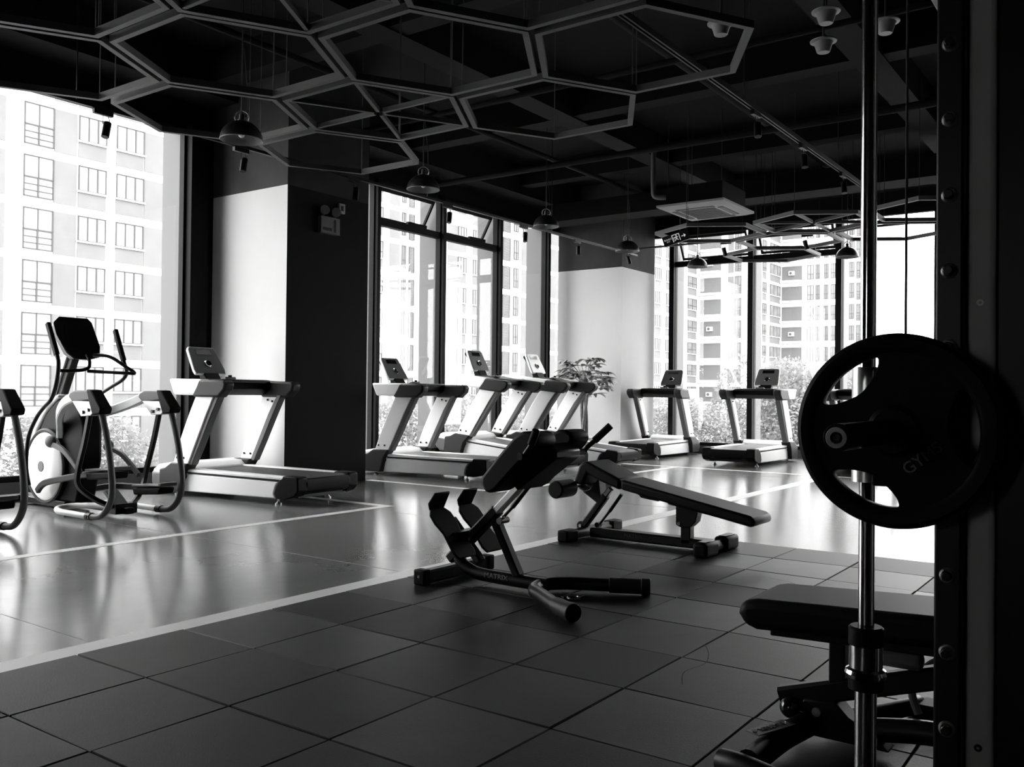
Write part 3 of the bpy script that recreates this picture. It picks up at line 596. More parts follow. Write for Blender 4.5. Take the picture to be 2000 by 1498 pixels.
# ------------------------------------------------------------------ adjustable bench under the guided bar
RT = (-.75, 2.92, 0); T = thing('flat_bench', 'black padded bench lying under the guided barbell, lower right behind the chrome rod', 'exercise bench', RT)
B = lambda: MB(RT); C = 2.92
m = B(); m.prism([(-1.085, .44), (-1.09, .4), (-1.07, .365), (-1.03, .355), (-.3, .395), (-.3, .485), (-1.03, .452)], 'y', 2.75, 3.09); m.build('seat_pad', 'pad', T, bevel=.028, seg=4)
m = B(); m.prism([(-.28, .39), (.72, .44), (.74, .5), (.72, .535), (-.28, .487)], 'y', 2.75, 3.09); m.build('back_pad', 'pad', T, bevel=.028, seg=4)
m = B(); m.prism([(-1.0, .358), (-1.0, .335), (-.3, .36), (.5, .4), (.5, .425)], 'y', 2.8, 3.04); m.build('pad_plate', 'bm', T, bevel=.005)
m = B(); m.box(-.845, -.795, C-.025, C+.025, .15, .35); m.build('post', 'bm', T, bevel=.005)
m = B(); m.bar([(-1.0, C, .112), (-.54, C, .262), (.1, C, .4)], .055, .068, sub=1); lf = m.build('lift_arm', 'bm', T)
m = B(); m.box(-.7, -.56, C-.09, C-.03, .29, .345) ; m.build('adjuster_plate', 'gplast', lf, bevel=.02, seg=3)
m = B(); m.prism([(-.92, .13), (-.82, .14), (-.78, .1), (-.7, .06), (-.66, .02), (-.94, .02)], 'y', C-.04, C+.04); pb = m.build('pivot_bracket', 'bm', T, bevel=.006)
m = B(); m.cyl((-.875, C-.04, .1), (-.875, C-.05, .1), .014, n=12); m.build('bolt', 'steel', pb)
m = B(); m.ball((-.955, C-.05, .1), .034); m.cyl((-.955, C-.05, .1), (-.9, C-.05, .09), .01); m.build('pop_pin_knob', 'screen', T)
m = B(); m.tube([(-.9, C-.06, .06), (-.935, 2.72, .05), (-.95, 2.5, .045)], .038, 14); m.build('front_leg', 'bm', T)
m = B(); m.tube([(-1.03, 2.5, .03), (-.95, 2.47, .04), (-.78, 2.43, .03)], .036, 14); ft = m.build('front_foot', 'bm', T)
Rp = rotm((math.radians(0), 0, math.radians(70)))
m = B(); m.obox((-.95, 2.68, .092), (.17, .05, .004), Rp); pq = m.build('maker_plate', 'gplast', T, bevel=.001)
for k in (-1, 1):
    m = B(); p = Vector((-.95, 2.68, .0945)) + Rp @ Vector((k*.075, 0, 0)); m.cyl(p, p+Vector((0, 0, .004)), .009, n=14); m.build('screw', 'chrome', pq)
text('MATRIX', 'lettering', 'screen', .03, (-.95+.75, 2.68-2.92, .095), (0, 0, math.radians(250)), T, sx=1.0)
m = B(); m.tube([(-.8, C, .05), (-.62, C, .085), (-.5, C, .095), (-.3, C, .09), (.35, C, .05)], .036, 14); m.build('main_tube', 'bm', T)
m = B(); m.tube([(-.9, 2.95, .05), (-.8, 3.1, .04), (-.7, 3.3, .035), (-.68, 3.38, .03)], .03, 12); m.build('side_leg', 'bm', T)
m = B(); m.prism([(-.71, 3.34), (-.7, 3.39), (-.65, 3.42), (-.58, 3.4), (-.56, 3.34), (-.6, 3.3), (-.68, 3.3)], 'z', 0, .05); m.build('rubber_foot', 'bplast', T, bevel=.012, seg=3)
m = B(); m.bar([(.35, 2.62, .035), (.35, 3.22, .035)], .07, .07, sub=1); m.build('rear_foot', 'bm', T)
m = B(); m.tube([(-.6, 2.99, .12), (-.62, 3.0, .2), (-.55, 3.0, .29), (-.4, 3.0, .34)], .012, 10); m.build('ladder', 'gplast', T)

# ------------------------------------------------------------------ guided barbell rack
BX, BZ = -.452, 1.022
RT = (-.35, 2.15, 0); T = thing('smith_machine', 'tall black and grey guided barbell rack with a row of bolts, at the right edge', 'weight rack', RT)
B = lambda: MB(RT)
ry = 2.144; rx = -.542
for y in (ry, 3.72):
    d = y-ry
    m = B(); m.box(-.393, -.338, 2.1+d, 2.16+d, 0, 2.4); rl = m.build('bolt_rail', 'bm', T, bevel=.006)
    m = B(); m.box(-.338, -.281, 2.13+d, 2.2+d, 0, 2.4); m.build('upright', 'greypost', T, bevel=.012, seg=3)
    if d == 0:
        for k in range(-2, 10):
            z = .553+k*.162
            if z < .1 or z > 2.3: continue
            m = B(); xc = -.3655
            m.lathe([(.009, -.004), (.0125, -.005), (.0165, -.003), (.017, .0)], (xc, 2.1, z), rotm((PI/2, 0, 0)) @ Matrix.Diagonal(Vector((1, 1, -1))), 28); bo = m.build('bolt', 'steel', rl); m = B(); m.cyl((xc, 2.1, z), (xc, 2.08, z), .0105, n=6); m.build('bolt_head', 'bm', bo, bevel=.0015)
        for z in (1.295, .355):
            m = B(); m.lathe([(.007, .002), (.006, .0), (.003, .0), (.003, .003), (.007, .003), (.008, .0)], (-.31, 2.128, z), rotm((PI/2, 0, 0)), 20); m.build('screw', 'silver' if z > 1 else 'bm', T)
    m = B(); m.cyl((rx, y, .02), (rx, y, 2.36), .0175, n=28); rod = m.build('guide_rod', 'chrome', T)
    m = B(); m.cyl((rx, y, .0), (rx, y, .44), .024, n=28); m.build('rod_sleeve', 'dgplast' if d else 'chrome', rod)
    m = B(); m.lathe([(.0176, .572), (.034, .572), (.038, .568), (.038, .53), (.0176, .53)], (rx, y, 0)); m.build('bumper_ring', 'bplast', rod)
    m = B(); m.lathe([(.018, .53), (.036, .53), (.036, .478), (.043, .474), (.046, .466), (.043, .458), (.036, .455), (.018, .455)], (rx, y, 0)); m.build('spring_cup', 'chrome', rod)
    m = B(); m.cyl((rx, y, .455), (rx, y, .43), .038, n=28); m.build('stop_collar', 'bplast', rod)
    m = B(); m.cyl((rx, y, .9), (rx, y, 1.16), .034, n=30); m.build('bearing_housing', 'satin', T)
m = B(); m.box(-.6, -.26, 2.1, 3.9, 2.36, 2.46); m.box(-.6, .9, 2.1, 2.2, 2.36, 2.46); m.box(.82, .92, 2.1, 2.2, 0, 2.36); m.box(.82, .92, 3.72, 3.82, 0, 2.36); m.box(-.6, .9, 3.72, 3.82, 2.36, 2.46); m.build('top_frame', 'bm', T, bevel=.008)
m = B(); m.box(-.62, .95, 2.12, 2.2, 0, .05) ; m.box(-.62, .95, 3.74, 3.82, 0, .05); m.build('base_rail', 'bm', T, bevel=.006)
m = B(); m.box(-.281, -.205, 2.125, 2.68, .05, 2.36); m.build('side_panel', 'bm', T, bevel=.006)
m = B(); m.cyl((-.467, 2.17, 1.03), (-.467, 2.17, 2.38), .003, n=8); m.build('cable', 'cord', T)
# bar with end sleeve
BR = thing('guided_barbell', 'guided barbell whose black sleeve end with a grey ring points at the camera', 'barbell', (BX, 1.6, BZ))
B = lambda: MB((BX, 1.6, BZ))
m = B(); m.cyl((BX, 2.06, BZ), (BX, 3.85, BZ), .0145); m.build('shaft', 'steel', BR)
m = B(); m.cyl((BX, 1.592, BZ), (BX, 2.06, BZ), .0245, n=36); m.cyl((BX, 2.04, BZ), (BX, 2.075, BZ), .035, n=36); sl = m.build('sleeve', 'bplast', BR, bevel=.001)
m = B(); m.lathe([(.0185, .008), (.0185, -.002), (.0175, -.004), (.0105, -.004), (.009, .004), (.009, .008)], (BX, 1.588, BZ), rotm((PI/2, 0, 0)) @ Matrix.Diagonal(Vector((1, 1, -1))), 40); m.build('end_ring', 'fixture', sl)
m = B(); m.lathe([(.006, .0), (.0055, -.003), (.003, -.003), (.0025, .001), (.0001, .001)], (BX, 1.59, BZ), rotm((PI/2, 0, 0)) @ Matrix.Diagonal(Vector((1, 1, -1))), 24); m.build('end_bolt', 'bm', sl)
for y in (ry, 3.72):
    m = B(); m.box(rx+.01, BX+.02, y-.02, y+.02, BZ-.03, BZ+.03); m.build('carriage_arm', 'bm', BR, bevel=.006)
    m = B(); m.prism([(rx+.02, 1.155), (BX+.045, 1.155), (BX+.05, .93), (BX+.035, .895), (rx+.02, .895)], 'y', y-.045, y-.025); m.build('latch_hook', 'bplast', BR, bevel=.005)
# weight plate
PY = 2.015; PR = .2055
PL = thing('weight_plate', 'big round black weight plate with three curved grip holes, on the barbell sleeve', 'weight plate', (BX, PY, BZ))
def arc_hole(a0, a1, r0, r1, n=14):
    pts = [(r1*math.cos(a0+(a1-a0)*k/n), r1*math.sin(a0+(a1-a0)*k/n)) for k in range(n+1)]
    for k in range(1, n):
        t = 1-k/n; a = a0+(a1-a0)*t; q = r1-.012-(r1-.012-r0)*math.sin(PI*t)**.7
        pts.append((q*math.cos(a), q*math.sin(a)))
    return pts
def plate_curve(loops, ext, bev):
    cu = bpy.data.curves.new('tmp', 'CURVE'); cu.dimensions = '2D'; cu.fill_mode = 'BOTH'; cu.extrude = ext; cu.bevel_depth = bev; cu.bevel_resolution = 3
    for L in loops:
        sp = cu.splines.new('POLY'); sp.points.add(len(L)-1); sp.use_cyclic_u = True
        for i, p in enumerate(L): sp.points[i].co = (p[0], p[1], 0, 1)
    o = bpy.data.objects.new('tmp', cu); COL.objects.link(o)
    me = bpy.data.meshes.new_from_object(o.evaluated_get(bpy.context.evaluated_depsgraph_get())); bpy.data.objects.remove(o); return me
circ = lambda r, n=96: [(r*math.cos(2*PI*k/n), r*math.sin(2*PI*k/n)) for k in range(n)]
holes = [arc_hole(math.radians(a-33), math.radians(a+33), .1, .165, 24) for a in (131, 245, 5)]
def smooth_loop(L, it=4):
    for _ in range(it):
        L = [((L[i-1][0]+2*L[i][0]+L[(i+1) % len(L)][0])/4, (L[i-1][1]+2*L[i][1]+L[(i+1) % len(L)][1])/4) for i in range(len(L))]
    return L
holes = [smooth_loop(h) for h in holes]
me = plate_curve([circ(PR-.012), *holes, circ(.026, 40)], .011, .004)
me.materials.clear(); me.materials.append(M['bplast']); me.name = 'plate_body'
o = bpy.data.objects.new('plate_body', me); COL.objects.link(o); o.parent = PL; o.rotation_euler = (PI/2, 0, 0)
B = lambda: MB((BX, PY, BZ)); Rr = rotm((PI/2, 0, 0))
m = B(); m.lathe([(PR-.04, .016), (PR-.032, .021), (PR-.012, .022), (PR-.003, .016), (PR, .006), (PR, -.006), (PR-.003, -.016), (PR-.012, -.022), (PR-.032, -.021), (PR-.04, -.016)], (BX, PY, BZ), Rr, 96); m.build('outer_rim', 'bplast', PL)
m = B(); m.lathe([(.026, -.018), (.026, .024), (.045, .024), (.055, .016), (.055, -.018)], (BX, PY, BZ), Rr, 48); m.build('hub_ring', 'bplast', PL)
t_ = text('GYMS', 'lettering', 'dimtext', .034, (.055, -.0165, -.055), (PI/2, math.radians(-40), 0), PL)
# ------------------------------------------------------------------ hexagon light frames
ZH = 3.42
def hex_frame(x, y, R, a0, label, group, spokes=False, rods=(0, 2, 4)):
    T = thing('hexagonal_light_frame', label, 'light frame', (x, y, ZH), 0, group)
    P = [Vector((R*math.cos(a0+k*PI/3), R*math.sin(a0+k*PI/3), 0)) for k in range(6)]
    m = MB(); wd, hh = .042, .05
    for zz0, zz1, ro, ri, mi in ((0, hh, R, R-wd*1.155, 0),):
        vo = [(p*(ro/R)) for p in P]; vi = [(p*(ri/R)) for p in P]; vs = []
        for z in (0, hh): vs += [(v.x, v.y, z) for v in vo] + [(v.x, v.y, z) for v in vi]
        fs = []
        for k in range(6):
            j = (k+1) % 6
            fs += [(k, j, 6+j, 6+k), (12+k, 18+k, 18+j, 12+j), (k, 12+k, 12+j, j), (6+k, 6+j, 18+j, 18+k)]
        m.add(vs, fs)
    f = m.build('frame', 'hex', T, smooth=False)
    if spokes:
        for k in range(6):
            m = MB(); m.bar([P[k]*.06+Vector((0, 0, hh/2)), P[k]*.94+Vector((0, 0, hh/2))], .03, .04, sub=1, ch=.002); m.build('spoke', 'hex', T)
    for k in rods:
        m = MB(); q = P[k]*.96; m.cyl(q+Vector((0, 0, hh)), Vector((q.x, q.y, CZ-ZH)), .004, n=6); m.build('hanging_rod', 'cord', T)
    return T
cx = [-6.565, -5.335, -4.12, -2.9]   # cluster over the treadmill aisle
R1 = .805
g1 = 'honeycomb light frames over the left side'
c1 = [(cx[1], 4.0, 0, 'hexagon light frame at the centre of the near honeycomb, left of the spoked one', 0),
      (cx[1], 5.47, 1, 'hexagon light frame with six inner spokes in the near honeycomb', 0),
      (cx[0], 3.26, 0, 'hexagon light frame at the far left, crossing the top of the big left window', 0),
      (cx[0], 4.73, 0, 'hexagon light frame in front of the first pendant lamp, left windows behind it', 0),
      (cx[0], 6.2, 0, 'hexagon light frame just before the dark pillar top, left of the second pendant lamp', 0),
      (cx[1], 2.53, 0, 'hexagon light frame cut by the top left corner of the photo', 0),
      (cx[2], 3.28, 1, 'spoked hexagon light frame cut by the top edge of the photo', 0),
      (cx[2], 4.75, 0, 'hexagon light frame right of the spoked one, at the upper middle of the photo', 0),
      (cx[2], 6.22, 0, 'lowest hexagon light frame at the right end of the near honeycomb', 0),
      (cx[3], 5.5, 0, 'rightmost hexagon light frame of the near honeycomb, below the round fixtures', 0),
      (cx[3], 4.03, 0, 'hexagon light frame at the top edge, right of the upper spoked one', 0)]
for x, y, sp, lab, _ in c1: hex_frame(x, y, R1, 0, lab, g1, bool(sp))
g2 = 'honeycomb light frames near the back windows'; dx = 1.5
c2 = [(-5.32, 12.3, 0, 'hexagon light frame behind the hanging exit sign'), (-3.82, 12.25, 1, 'spoked hexagon light frame before the back windows'),
      (-2.32, 12.2, 0, 'hexagon light frame of the far honeycomb, behind the chrome rod at the right'), (-4.57, 13.52, 0, 'hexagon light frame in the middle of the far honeycomb'),
      (-3.08, 13.5, 0, 'hexagon light frame above the sixth pendant lamp near the back glass'), (-5.28, 14.74, 0, 'hexagon light frame nearest to the back windows')]
for x, y, sp, lab in c2: hex_frame(x, y, .8, PI/6, lab, g2, bool(sp))

# ------------------------------------------------------------------ pendant lamps
def make_pendant():
    T = thing('pendant_lamp', '', 'pendant lamp')
    m = MB(); R = .18; pr = [(R*math.cos(a), .17*math.sin(a)) for a in [k*PI/2/12*.88 for k in range(13)]]
    m.lathe(pr + [(.035, .175), (.0001, .176)], (0, 0, 0), None, 40); sh = m.build('shade', 'lampout', T)
    m = MB(); m.lathe([(p[0]*.985, p[1]*.97+.0005) for p in pr] + [(.0001, .168)], (0, 0, 0), None, 40); m.lathe([(R, 0), (R+.003, .002), (R+.003, .006), (R*.985, .0005)], (0, 0, 0), None, 40); m.build('shade_lining', 'lampin', sh)
    m = MB(); m.ball((0, 0, .06), .03, (1, 1, 1.2)); m.build('bulb', 'bulb', T)
    m = MB(); m.cyl((0, 0, .085), (0, 0, .225), .022, n=16); m.build('socket', 'lampout', T)
    m = MB(); m.tube([(-.05, 0, .17), (-.058, 0, .2), (-.045, 0, .235), (0, 0, .255), (.045, 0, .235), (.058, 0, .2), (.05, 0, .17)], .005, 8); m.build('bracket', 'steel', T)
    return T
LP = [(-6.4, 4.89, 3.23, 'nearest pendant lamp, in front of the dark band of the near pillar'), (-6.58, 7.44, 3.31, 'pendant lamp over the level treadmill behind the dark pillar'),
      (-7.02, 10.54, 3.43, 'third pendant lamp from the left, left of the far pillar'), (-6.62, 12.19, 3.27, 'pendant lamp in front of the far pillar'),
      (-6.75, 15.05, 3.38, 'pendant lamp against the leftmost open back window'), (-4.15, 15.1, 3.36, 'pendant lamp beside the chrome rod against the back windows')]
p0 = make_pendant(); lamps = [p0] + [copy_tree(p0) for _ in LP[1:]]
for o, (x, y, z, lab) in zip(lamps, LP):
    o.location = (x, y, z); o.rotation_euler = (0, 0, math.radians(35)); tag(o, lab, 'pendant lamp', 'dome pendant lamps hung over the treadmill aisle')
    m = MB(); m.cyl((0, 0, .22), (0, 0, CZ-z), .006, n=8); m.tube([(.03, 0, .2), (.05, .02, .3), (.04, 0, .5), (.01, 0, .8)], .004, 6); m.build('cord', 'cord', o)

# ------------------------------------------------------------------ tracks and spots
m = MB(); m.box(-7.64, -7.6, 2.0, 14.38, 3.56, 3.59)
for y in (4.1, 8.7, 11.6, 13.9): m.cyl((-7.62, y, 3.59), (-7.62, y, CZ), .006, n=6)
tag(m.build('track_rail', 'bm', smooth=False), 'long black lighting track running along the left windows', 'lighting track')
m = MB(); m.box(-7.6, -1.0, 13.98, 14.02, 3.61, 3.64)
for x in (-6.6, -5.2, -3.6, -2.2): m.cyl((x, 14.0, 3.64), (x, 14.0, CZ), .006, n=6)
tag(m.build('track_rail', 'bm', smooth=False), 'black lighting track crossing in front of the back windows', 'lighting track')
m = MB(); m.box(-3.165, -3.15, 3.0, 12.2, 3.8, 3.83); m.box(-3.13, -3.115, 3.0, 12.2, 3.8, 3.83); m.box(-3.165, -3.115, 3.0, 12.2, 3.83, 3.85)
for y in (5.0, 8.0, 11.0): m.cyl((-3.14, y, 3.85), (-3.14, y, CZ), .006, n=6)
tag(m.build('track_rail', 'dgplast', smooth=False), 'double lighting track slanting down towards the chrome rod under the ceiling', 'lighting track')
def make_spot():
    T = thing('track_spotlight', '', 'spotlight')
    m = MB(); m.box(-.02, .02, -.09, .09, -.045, 0); m.build('adapter', 'bm', T, bevel=.003)
    m = MB(); m.tube([(0, .05, -.045), (0, .06, -.08), (0, .05, -.12)], .004, 6); m.tube([(0, .0, -.045), (0, .0, -.12)], .004, 6); m.build('yoke', 'bm', T)
    m = MB(); m.cyl((0, .045, -.1), (.02, .01, -.24), .034, n=18); m.build('lamp_head', 'bm', T, bevel=.004)
    return T
SP = [(-7.62, 4.34, 3.56, 'track spotlight hanging before the big left window'), (-7.62, 5.82, 3.56, 'track spotlight in front of the near pillar dark band'), (-7.62, 7.4, 3.56, 'track spotlight over the emergency light on the dark pillar face'),
      (-7.62, 9.1, 3.56, 'track spotlight at the top of the second open vent window'), (-7.62, 10.85, 3.56, 'track spotlight left of the third pendant lamp'), (-7.62, 12.35, 3.56, 'track spotlight against the left face of the far pillar'),
      (-7.55, 14.0, 3.61, 'track spotlight at the corner where two tracks meet'), (-5.78, 14.0, 3.61, 'left one of two track spotlights against the back windows'), (-4.45, 14.0, 3.61, 'right one of two track spotlights against the back windows'),
      (-3.14, 8.3, 3.8, 'track spotlight on the slanting double track, nearer one'), (-3.14, 9.7, 3.8, 'track spotlight on the slanting double track, middle one'), (-3.14, 11.2, 3.8, 'track spotlight on the slanting double track, farthest one')]
s0 = make_spot(); sps = [s0] + [copy_tree(s0) for _ in SP[1:]]
for i, (o, (x, y, z, lab)) in enumerate(zip(sps, SP)):
    o.location = (x, y, z); o.rotation_euler = (0, 0, PI/2 if abs(y-14.0) < .01 else 0); tag(o, lab, 'spotlight', 'black track spotlights')

# ------------------------------------------------------------------ ceiling cassette, exit sign, round fixtures, emergency light
T = thing('ceiling_air_conditioner', 'square pale cassette air conditioner hung below the ceiling', 'air conditioner', (-5.27, 12.02, 3.7))
m = MB(); m.add([(-.5, -.56, .02), (.5, -.56, .02), (.5, .56, .02), (-.5, .56, .02), (-.42, -.46, -.012), (.42, -.46, -.012), (.42, .46, -.012), (-.42, .46, -.012), (-.5, -.56, .05), (.5, -.56, .05), (.5, .56, .05), (-.5, .56, .05)],
      [(4, 7, 6, 5), (8, 9, 10, 11)] + [(k, (k+1) % 4, 4+(k+1) % 4, 4+k) for k in range(4)] + [(k, 8+k, 8+(k+1) % 4, (k+1) % 4) for k in range(4)]); m.build('panel', 'fixture', T)
m = MB(); m.box(-.25, .25, -.28, .28, -.02, -.012)
for k in range(9): m.box(-.24, .24, -.25+k*.06, -.24+k*.06, -.026, -.02)
m.build('intake_grille', 'gplast', T)
for (a, b, c, d) in ((-.38, -.3, -.3, .3), (.3, .38, -.3, .3), (-.28, .28, -.41, -.33), (-.28, .28, .33, .41)):
    m = MB(); m.box(a, b, c, d, -.018, -.0125); m.build('air_slot', 'dgplast', T)
m = MB(); m.box(-.42, .42, -.42, .42, .05, .32); m.build('housing', 'ceil', T, smooth=False)
m = MB()
for sx in (-1, 1):
    for sy in (-1, 1): m = MB(); m.cyl((sx*.4, sy*.4, .3), (sx*.4, sy*.4, 1.3), .006, n=6); m.build('hanging_rod', 'cord', T)
m = MB(); m.tube([(-.45, -.35, .2), (-.6, -.4, .22), (-.62, -.42, .35), (-.62, -.42, .7), (-.62, -.42, .92)], .035, 12); m.build('drain_pipe', 'gplast', T)

ES = thing('exit_sign', 'tilted exit sign with running figure and arrow, hung by the far honeycomb', 'exit sign', (-5.33, 11.18, 3.21))
# local: sign lies in xz plane facing -y, tilted; turned to face the camera side
sub = MB(); sub.box(-.18, .18, -.012, .012, -.07, .07); sb = sub.build('sign_case', 'sign', ES, bevel=.003)
m = MB()
def seg(m_, p, q, w_): 
    a = Vector((p[0], -.014, p[1])); b = Vector((q[0], -.014, q[1])); m_.bar([a, b], w_, .003, up=(0, 1, 0), sub=1, ch=0)
for p, q in (((-.045, -.045), (-.045, .05)), ((-.045, .05), (.05, .05)), ((.05, .05), (.05, -.045)), ((.01, .03), (.0, .0)), ((0, .012), (-.025, .015)), ((-.025, .015), (-.03, -.01)), ((0, .012), (.03, .008)), ((0, 0), (.025, -.03)), ((0, 0), (-.01, -.025)), ((-.01, -.025), (-.03, -.03)),
             ((.075, 0), (.13, 0)), ((.13, 0), (.11, .02)), ((.13, 0), (.11, -.02))): seg(m, p, q, .009)
m.ball((.012, -.014, .034), .008, (1, .3, 1)); m.build('pictogram', 'signlit', ES)
text('\u5b89\u5168\u51fa\u53e3', 'lettering', 'signlit', .026, (-.11, -.0135, .012), (PI/2, 0, 0), ES)
text('EXIT', 'lettering', 'signlit', .022, (-.11, -.0135, -.018), (PI/2, 0, 0), ES)
ES.rotation_euler = Euler((0, math.radians(-19), math.radians(25)), 'XYZ')
m = MB(); m.cyl((.17, 0, .07), (.17+.58, 0, 1.75), .004, n=6); m.build('hanging_rod', 'cord', ES)

def make_bowl():
    T = thing('ceiling_fixture', '', 'ceiling fixture')
    m = MB(); m.lathe([(.0001, 0), (.05, .0), (.055, .006), (.075, .07), (.085, .085), (.11, .092), (.112, .1), (.0001, .1)], (0, 0, 0), None, 32); m.build('bowl', 'fixture', T)
    m = MB(); m.cyl((0, 0, .1), (0, 0, .9), .01, n=8); m.build('stem', 'cord', T)
    return T
BW = [(-2.95, 7.0, 4.06, 'pale round ceiling fixture beside the corner of a hexagon frame'), (-2.17, 7.25, 4.06, 'uppermost pale round ceiling fixture left of the chrome rod'), (-2.37, 7.85, 4.06, 'lower pale round ceiling fixture left of the chrome rod'), (-1.83, 7.72, 4.06, 'pale round ceiling fixture just right of the chrome rod')]
b0 = make_bowl(); bws = [b0] + [copy_tree(b0) for _ in BW[1:]]
for o, (x, y, z, lab) in zip(bws, BW): o.location = (x, y, z); tag(o, lab, 'ceiling fixture', 'pale bowl-shaped ceiling fixtures')

T = thing('emergency_light', 'twin-headed emergency light box mounted on the dark pillar face', 'emergency light', (-8.0, 7.35, 3.04))
m = MB(); m.box(0, .06, -.15, .15, -.1, .1); eb = m.build('case', 'gplast', T, bevel=.006)
m = MB(); m.box(.06, .062, -.12, .02, -.065, -.03); m.box(.06, .062, .05, .085, -.075, .075); m.build('label_plate', 'bm', eb)
for y in (-.09, .09):
    m = MB(); m.cyl((.03, y, .1), (.03, y, .13), .012, n=10); hd = m.build('lamp_stem', 'gplast', T)
    m = MB(); m.lathe([(.02, -.05), (.04, -.03), (.056, .02), (.056, .03), (.0001, .035)], (.05, y, .165), rotm((0, math.radians(75), math.radians(-25))), 24); m.build('lamp_head', 'fixture', hd)
m = MB(); m.box(-.0, .03, -.05, .05, -.06, .06); o = m.build('wall_socket', ['fixture'], bevel=.006); o.location = (-8.0, 7.56, 3.28)
tag(o, 'small pale power socket above the emergency light on the dark pillar face', 'socket')
m = MB((-8, 7.56, 3.28)); m.box(-7.97, -7.966, 7.54, 7.58, 3.25, 3.31); m.build('socket_face', 'bm', o, bevel=.002)

# dark ducts and pipes under the ceiling
def pipe(nm, lab, cat, P, rad, mt='ceil', n=16, box=None):
    m = MB()
    if box: m.bar(P, box[0], box[1], sub=1, ch=0)
    else: m.tube(P, rad, n, 1)
    return tag(m.build(nm, mt), lab, cat)
pipe('air_duct', 'wide dark duct running under the ceiling towards the back windows', 'duct', [(-1.1, -3, 4.38), (-1.1, 15.4, 4.38)], .2, 'beam')
pipe('ceiling_pipe', 'dark pipe along the ceiling left of the chrome rod', 'pipe', [(-4.0, -3, 4.5), (-4.0, 15.4, 4.5)], .05, 'beam')
pipe('ceiling_pipe', 'thin dark pipe along the ceiling over the treadmill aisle', 'pipe', [(-7.2, -3, 4.5), (-7.2, 15.4, 4.5)], .035, 'beam')
pipe('ceiling_pipe', 'dark cross pipe under the ceiling behind the round fixtures', 'pipe', [(-9.3, 7.9, 4.3), (3.1, 7.9, 4.3)], .03, 'beam')
pipe('ceiling_pipe', 'dark cross pipe under the ceiling near the far beams', 'pipe', [(-9.3, 10.6, 4.3), (3.1, 10.6, 4.3)], .045, 'beam')
pipe('air_duct', 'boxy dark duct crossing below the ceiling near the air conditioner', 'duct', [(-8.8, 13.35, 4.22), (-1.5, 13.35, 4.22)], 0, 'ceil', box=(.5, .3))

# ------------------------------------------------------------------ pot plant
T = thing('potted_plant', 'tall leafy pot plant with drooping leaves before the far pillar', 'plant', (-8.3, 13.75, 0))
m = MB(); m.lathe([(.0001, 0), (.13, 0), (.17, .3), (.185, .33), (.17, .33), (.155, .29), (.0001, .28)], (0, 0, -.012), None, 32); m.build('pot', 'pot', T)
m = MB(); m.cyl((0, 0, .27), (0, 0, .285), .155); m.build('soil', 'soil', T)
m = MB()
for k in range(3):
    a = k*2.1; m.tube([(.05*math.cos(a), .05*math.sin(a), .25), (.045*math.cos(a+1.2), .045*math.sin(a+1.2), .7), (.05*math.cos(a+2.2), .05*math.sin(a+2.2), 1.1), (.03*math.cos(a+3), .03*math.sin(a+3), 1.35)], .03, 10)
m.build('trunk', 'pstem', T)
m = MB(); st = MB()
for b_ in range(44):
    az = rnd.uniform(0, 2*PI); el_ = rnd.uniform(-.3, 1.3); Ln = rnd.uniform(.2, .42)
    p1 = Vector((.03*math.cos(az), .03*math.sin(az), rnd.uniform(1.1, 1.4)))
    p2 = p1 + Vector((math.cos(az)*math.cos(el_), math.sin(az)*math.cos(el_), math.sin(el_)))*Ln
    st.tube([p1, (p1+p2)/2+Vector((0, 0, .04)), p2], .004, 5, 3)
    for q in range(6):
        aa = az + rnd.uniform(-1.6, 1.6); dr = rnd.uniform(-1.1, -.2); L = rnd.uniform(.17, .3); wv = L*.19
        d0 = Vector((math.cos(aa), math.sin(aa), .25)).normalized(); side = Vector((-math.sin(aa), math.cos(aa), 0))
        pts = []; c = p2.copy(); dd = d0.copy()
        for k in range(6):
            t = k/5; wdt = wv*math.sin(PI*min(t*.92+.06, 1))**.8
            pts.append((c.copy(), wdt)); c += dd*L/5; dd = (dd + Vector((0, 0, dr*.3))).normalized()
        vs = []; 
        for c_, wd_ in pts: vs += [c_-side*wd_+Vector((0, 0, wd_*.3)), c_, c_+side*wd_+Vector((0, 0, wd_*.3))]
        m.add(vs, [(3*k, 3*k+1, 3*k+4, 3*k+3) for k in range(5)] + [(3*k+1, 3*k+2, 3*k+5, 3*k+4) for k in range(5)])
m.build('foliage', 'pleaf', T); st.build('branches', 'pstem', T)

# ------------------------------------------------------------------ outside: buildings
GZ = -9.0
def window_mesh(kind, w_, h):
    """local: u along x, outward -y, z up from sill"""
    bm = MB()
    bm.box(0, w_, -.02, .02, 0, h, 1)
    t = .05
    def fr(u0, u1, z0, z1): bm.box(u0, u1, -.07, 0, z0, z1, 0)
    fr(0, w_, 0, t); fr(0, w_, h-t, h); fr(0, t, 0, h); fr(w_-t, w_, 0, h)
    if kind == 'three':
        fr(w_*.33, w_*.33+t, 0, h); fr(w_*.66, w_*.66+t*1.4, 0, h)
    if kind == 'rail':
        fr(w_*.48, w_*.48+t, h*.46, h); fr(0, w_, h*.46, h*.46+t*1.4); fr(w_*.46, w_*.46+t*1.6, 0, h*.46)
        for k in (1, 2): fr(0, w_, h*.15*k, h*.15*k+.02)
    if kind == 'two': fr(w_*.5, w_*.5+t, 0, h); fr(0, w_, h*.35, h*.35+t)
    if kind == 'louver':
        for k in range(1, int(h/.13)): fr(0, w_, k*.13, k*.13+.03)
    return bm
_wm = {}
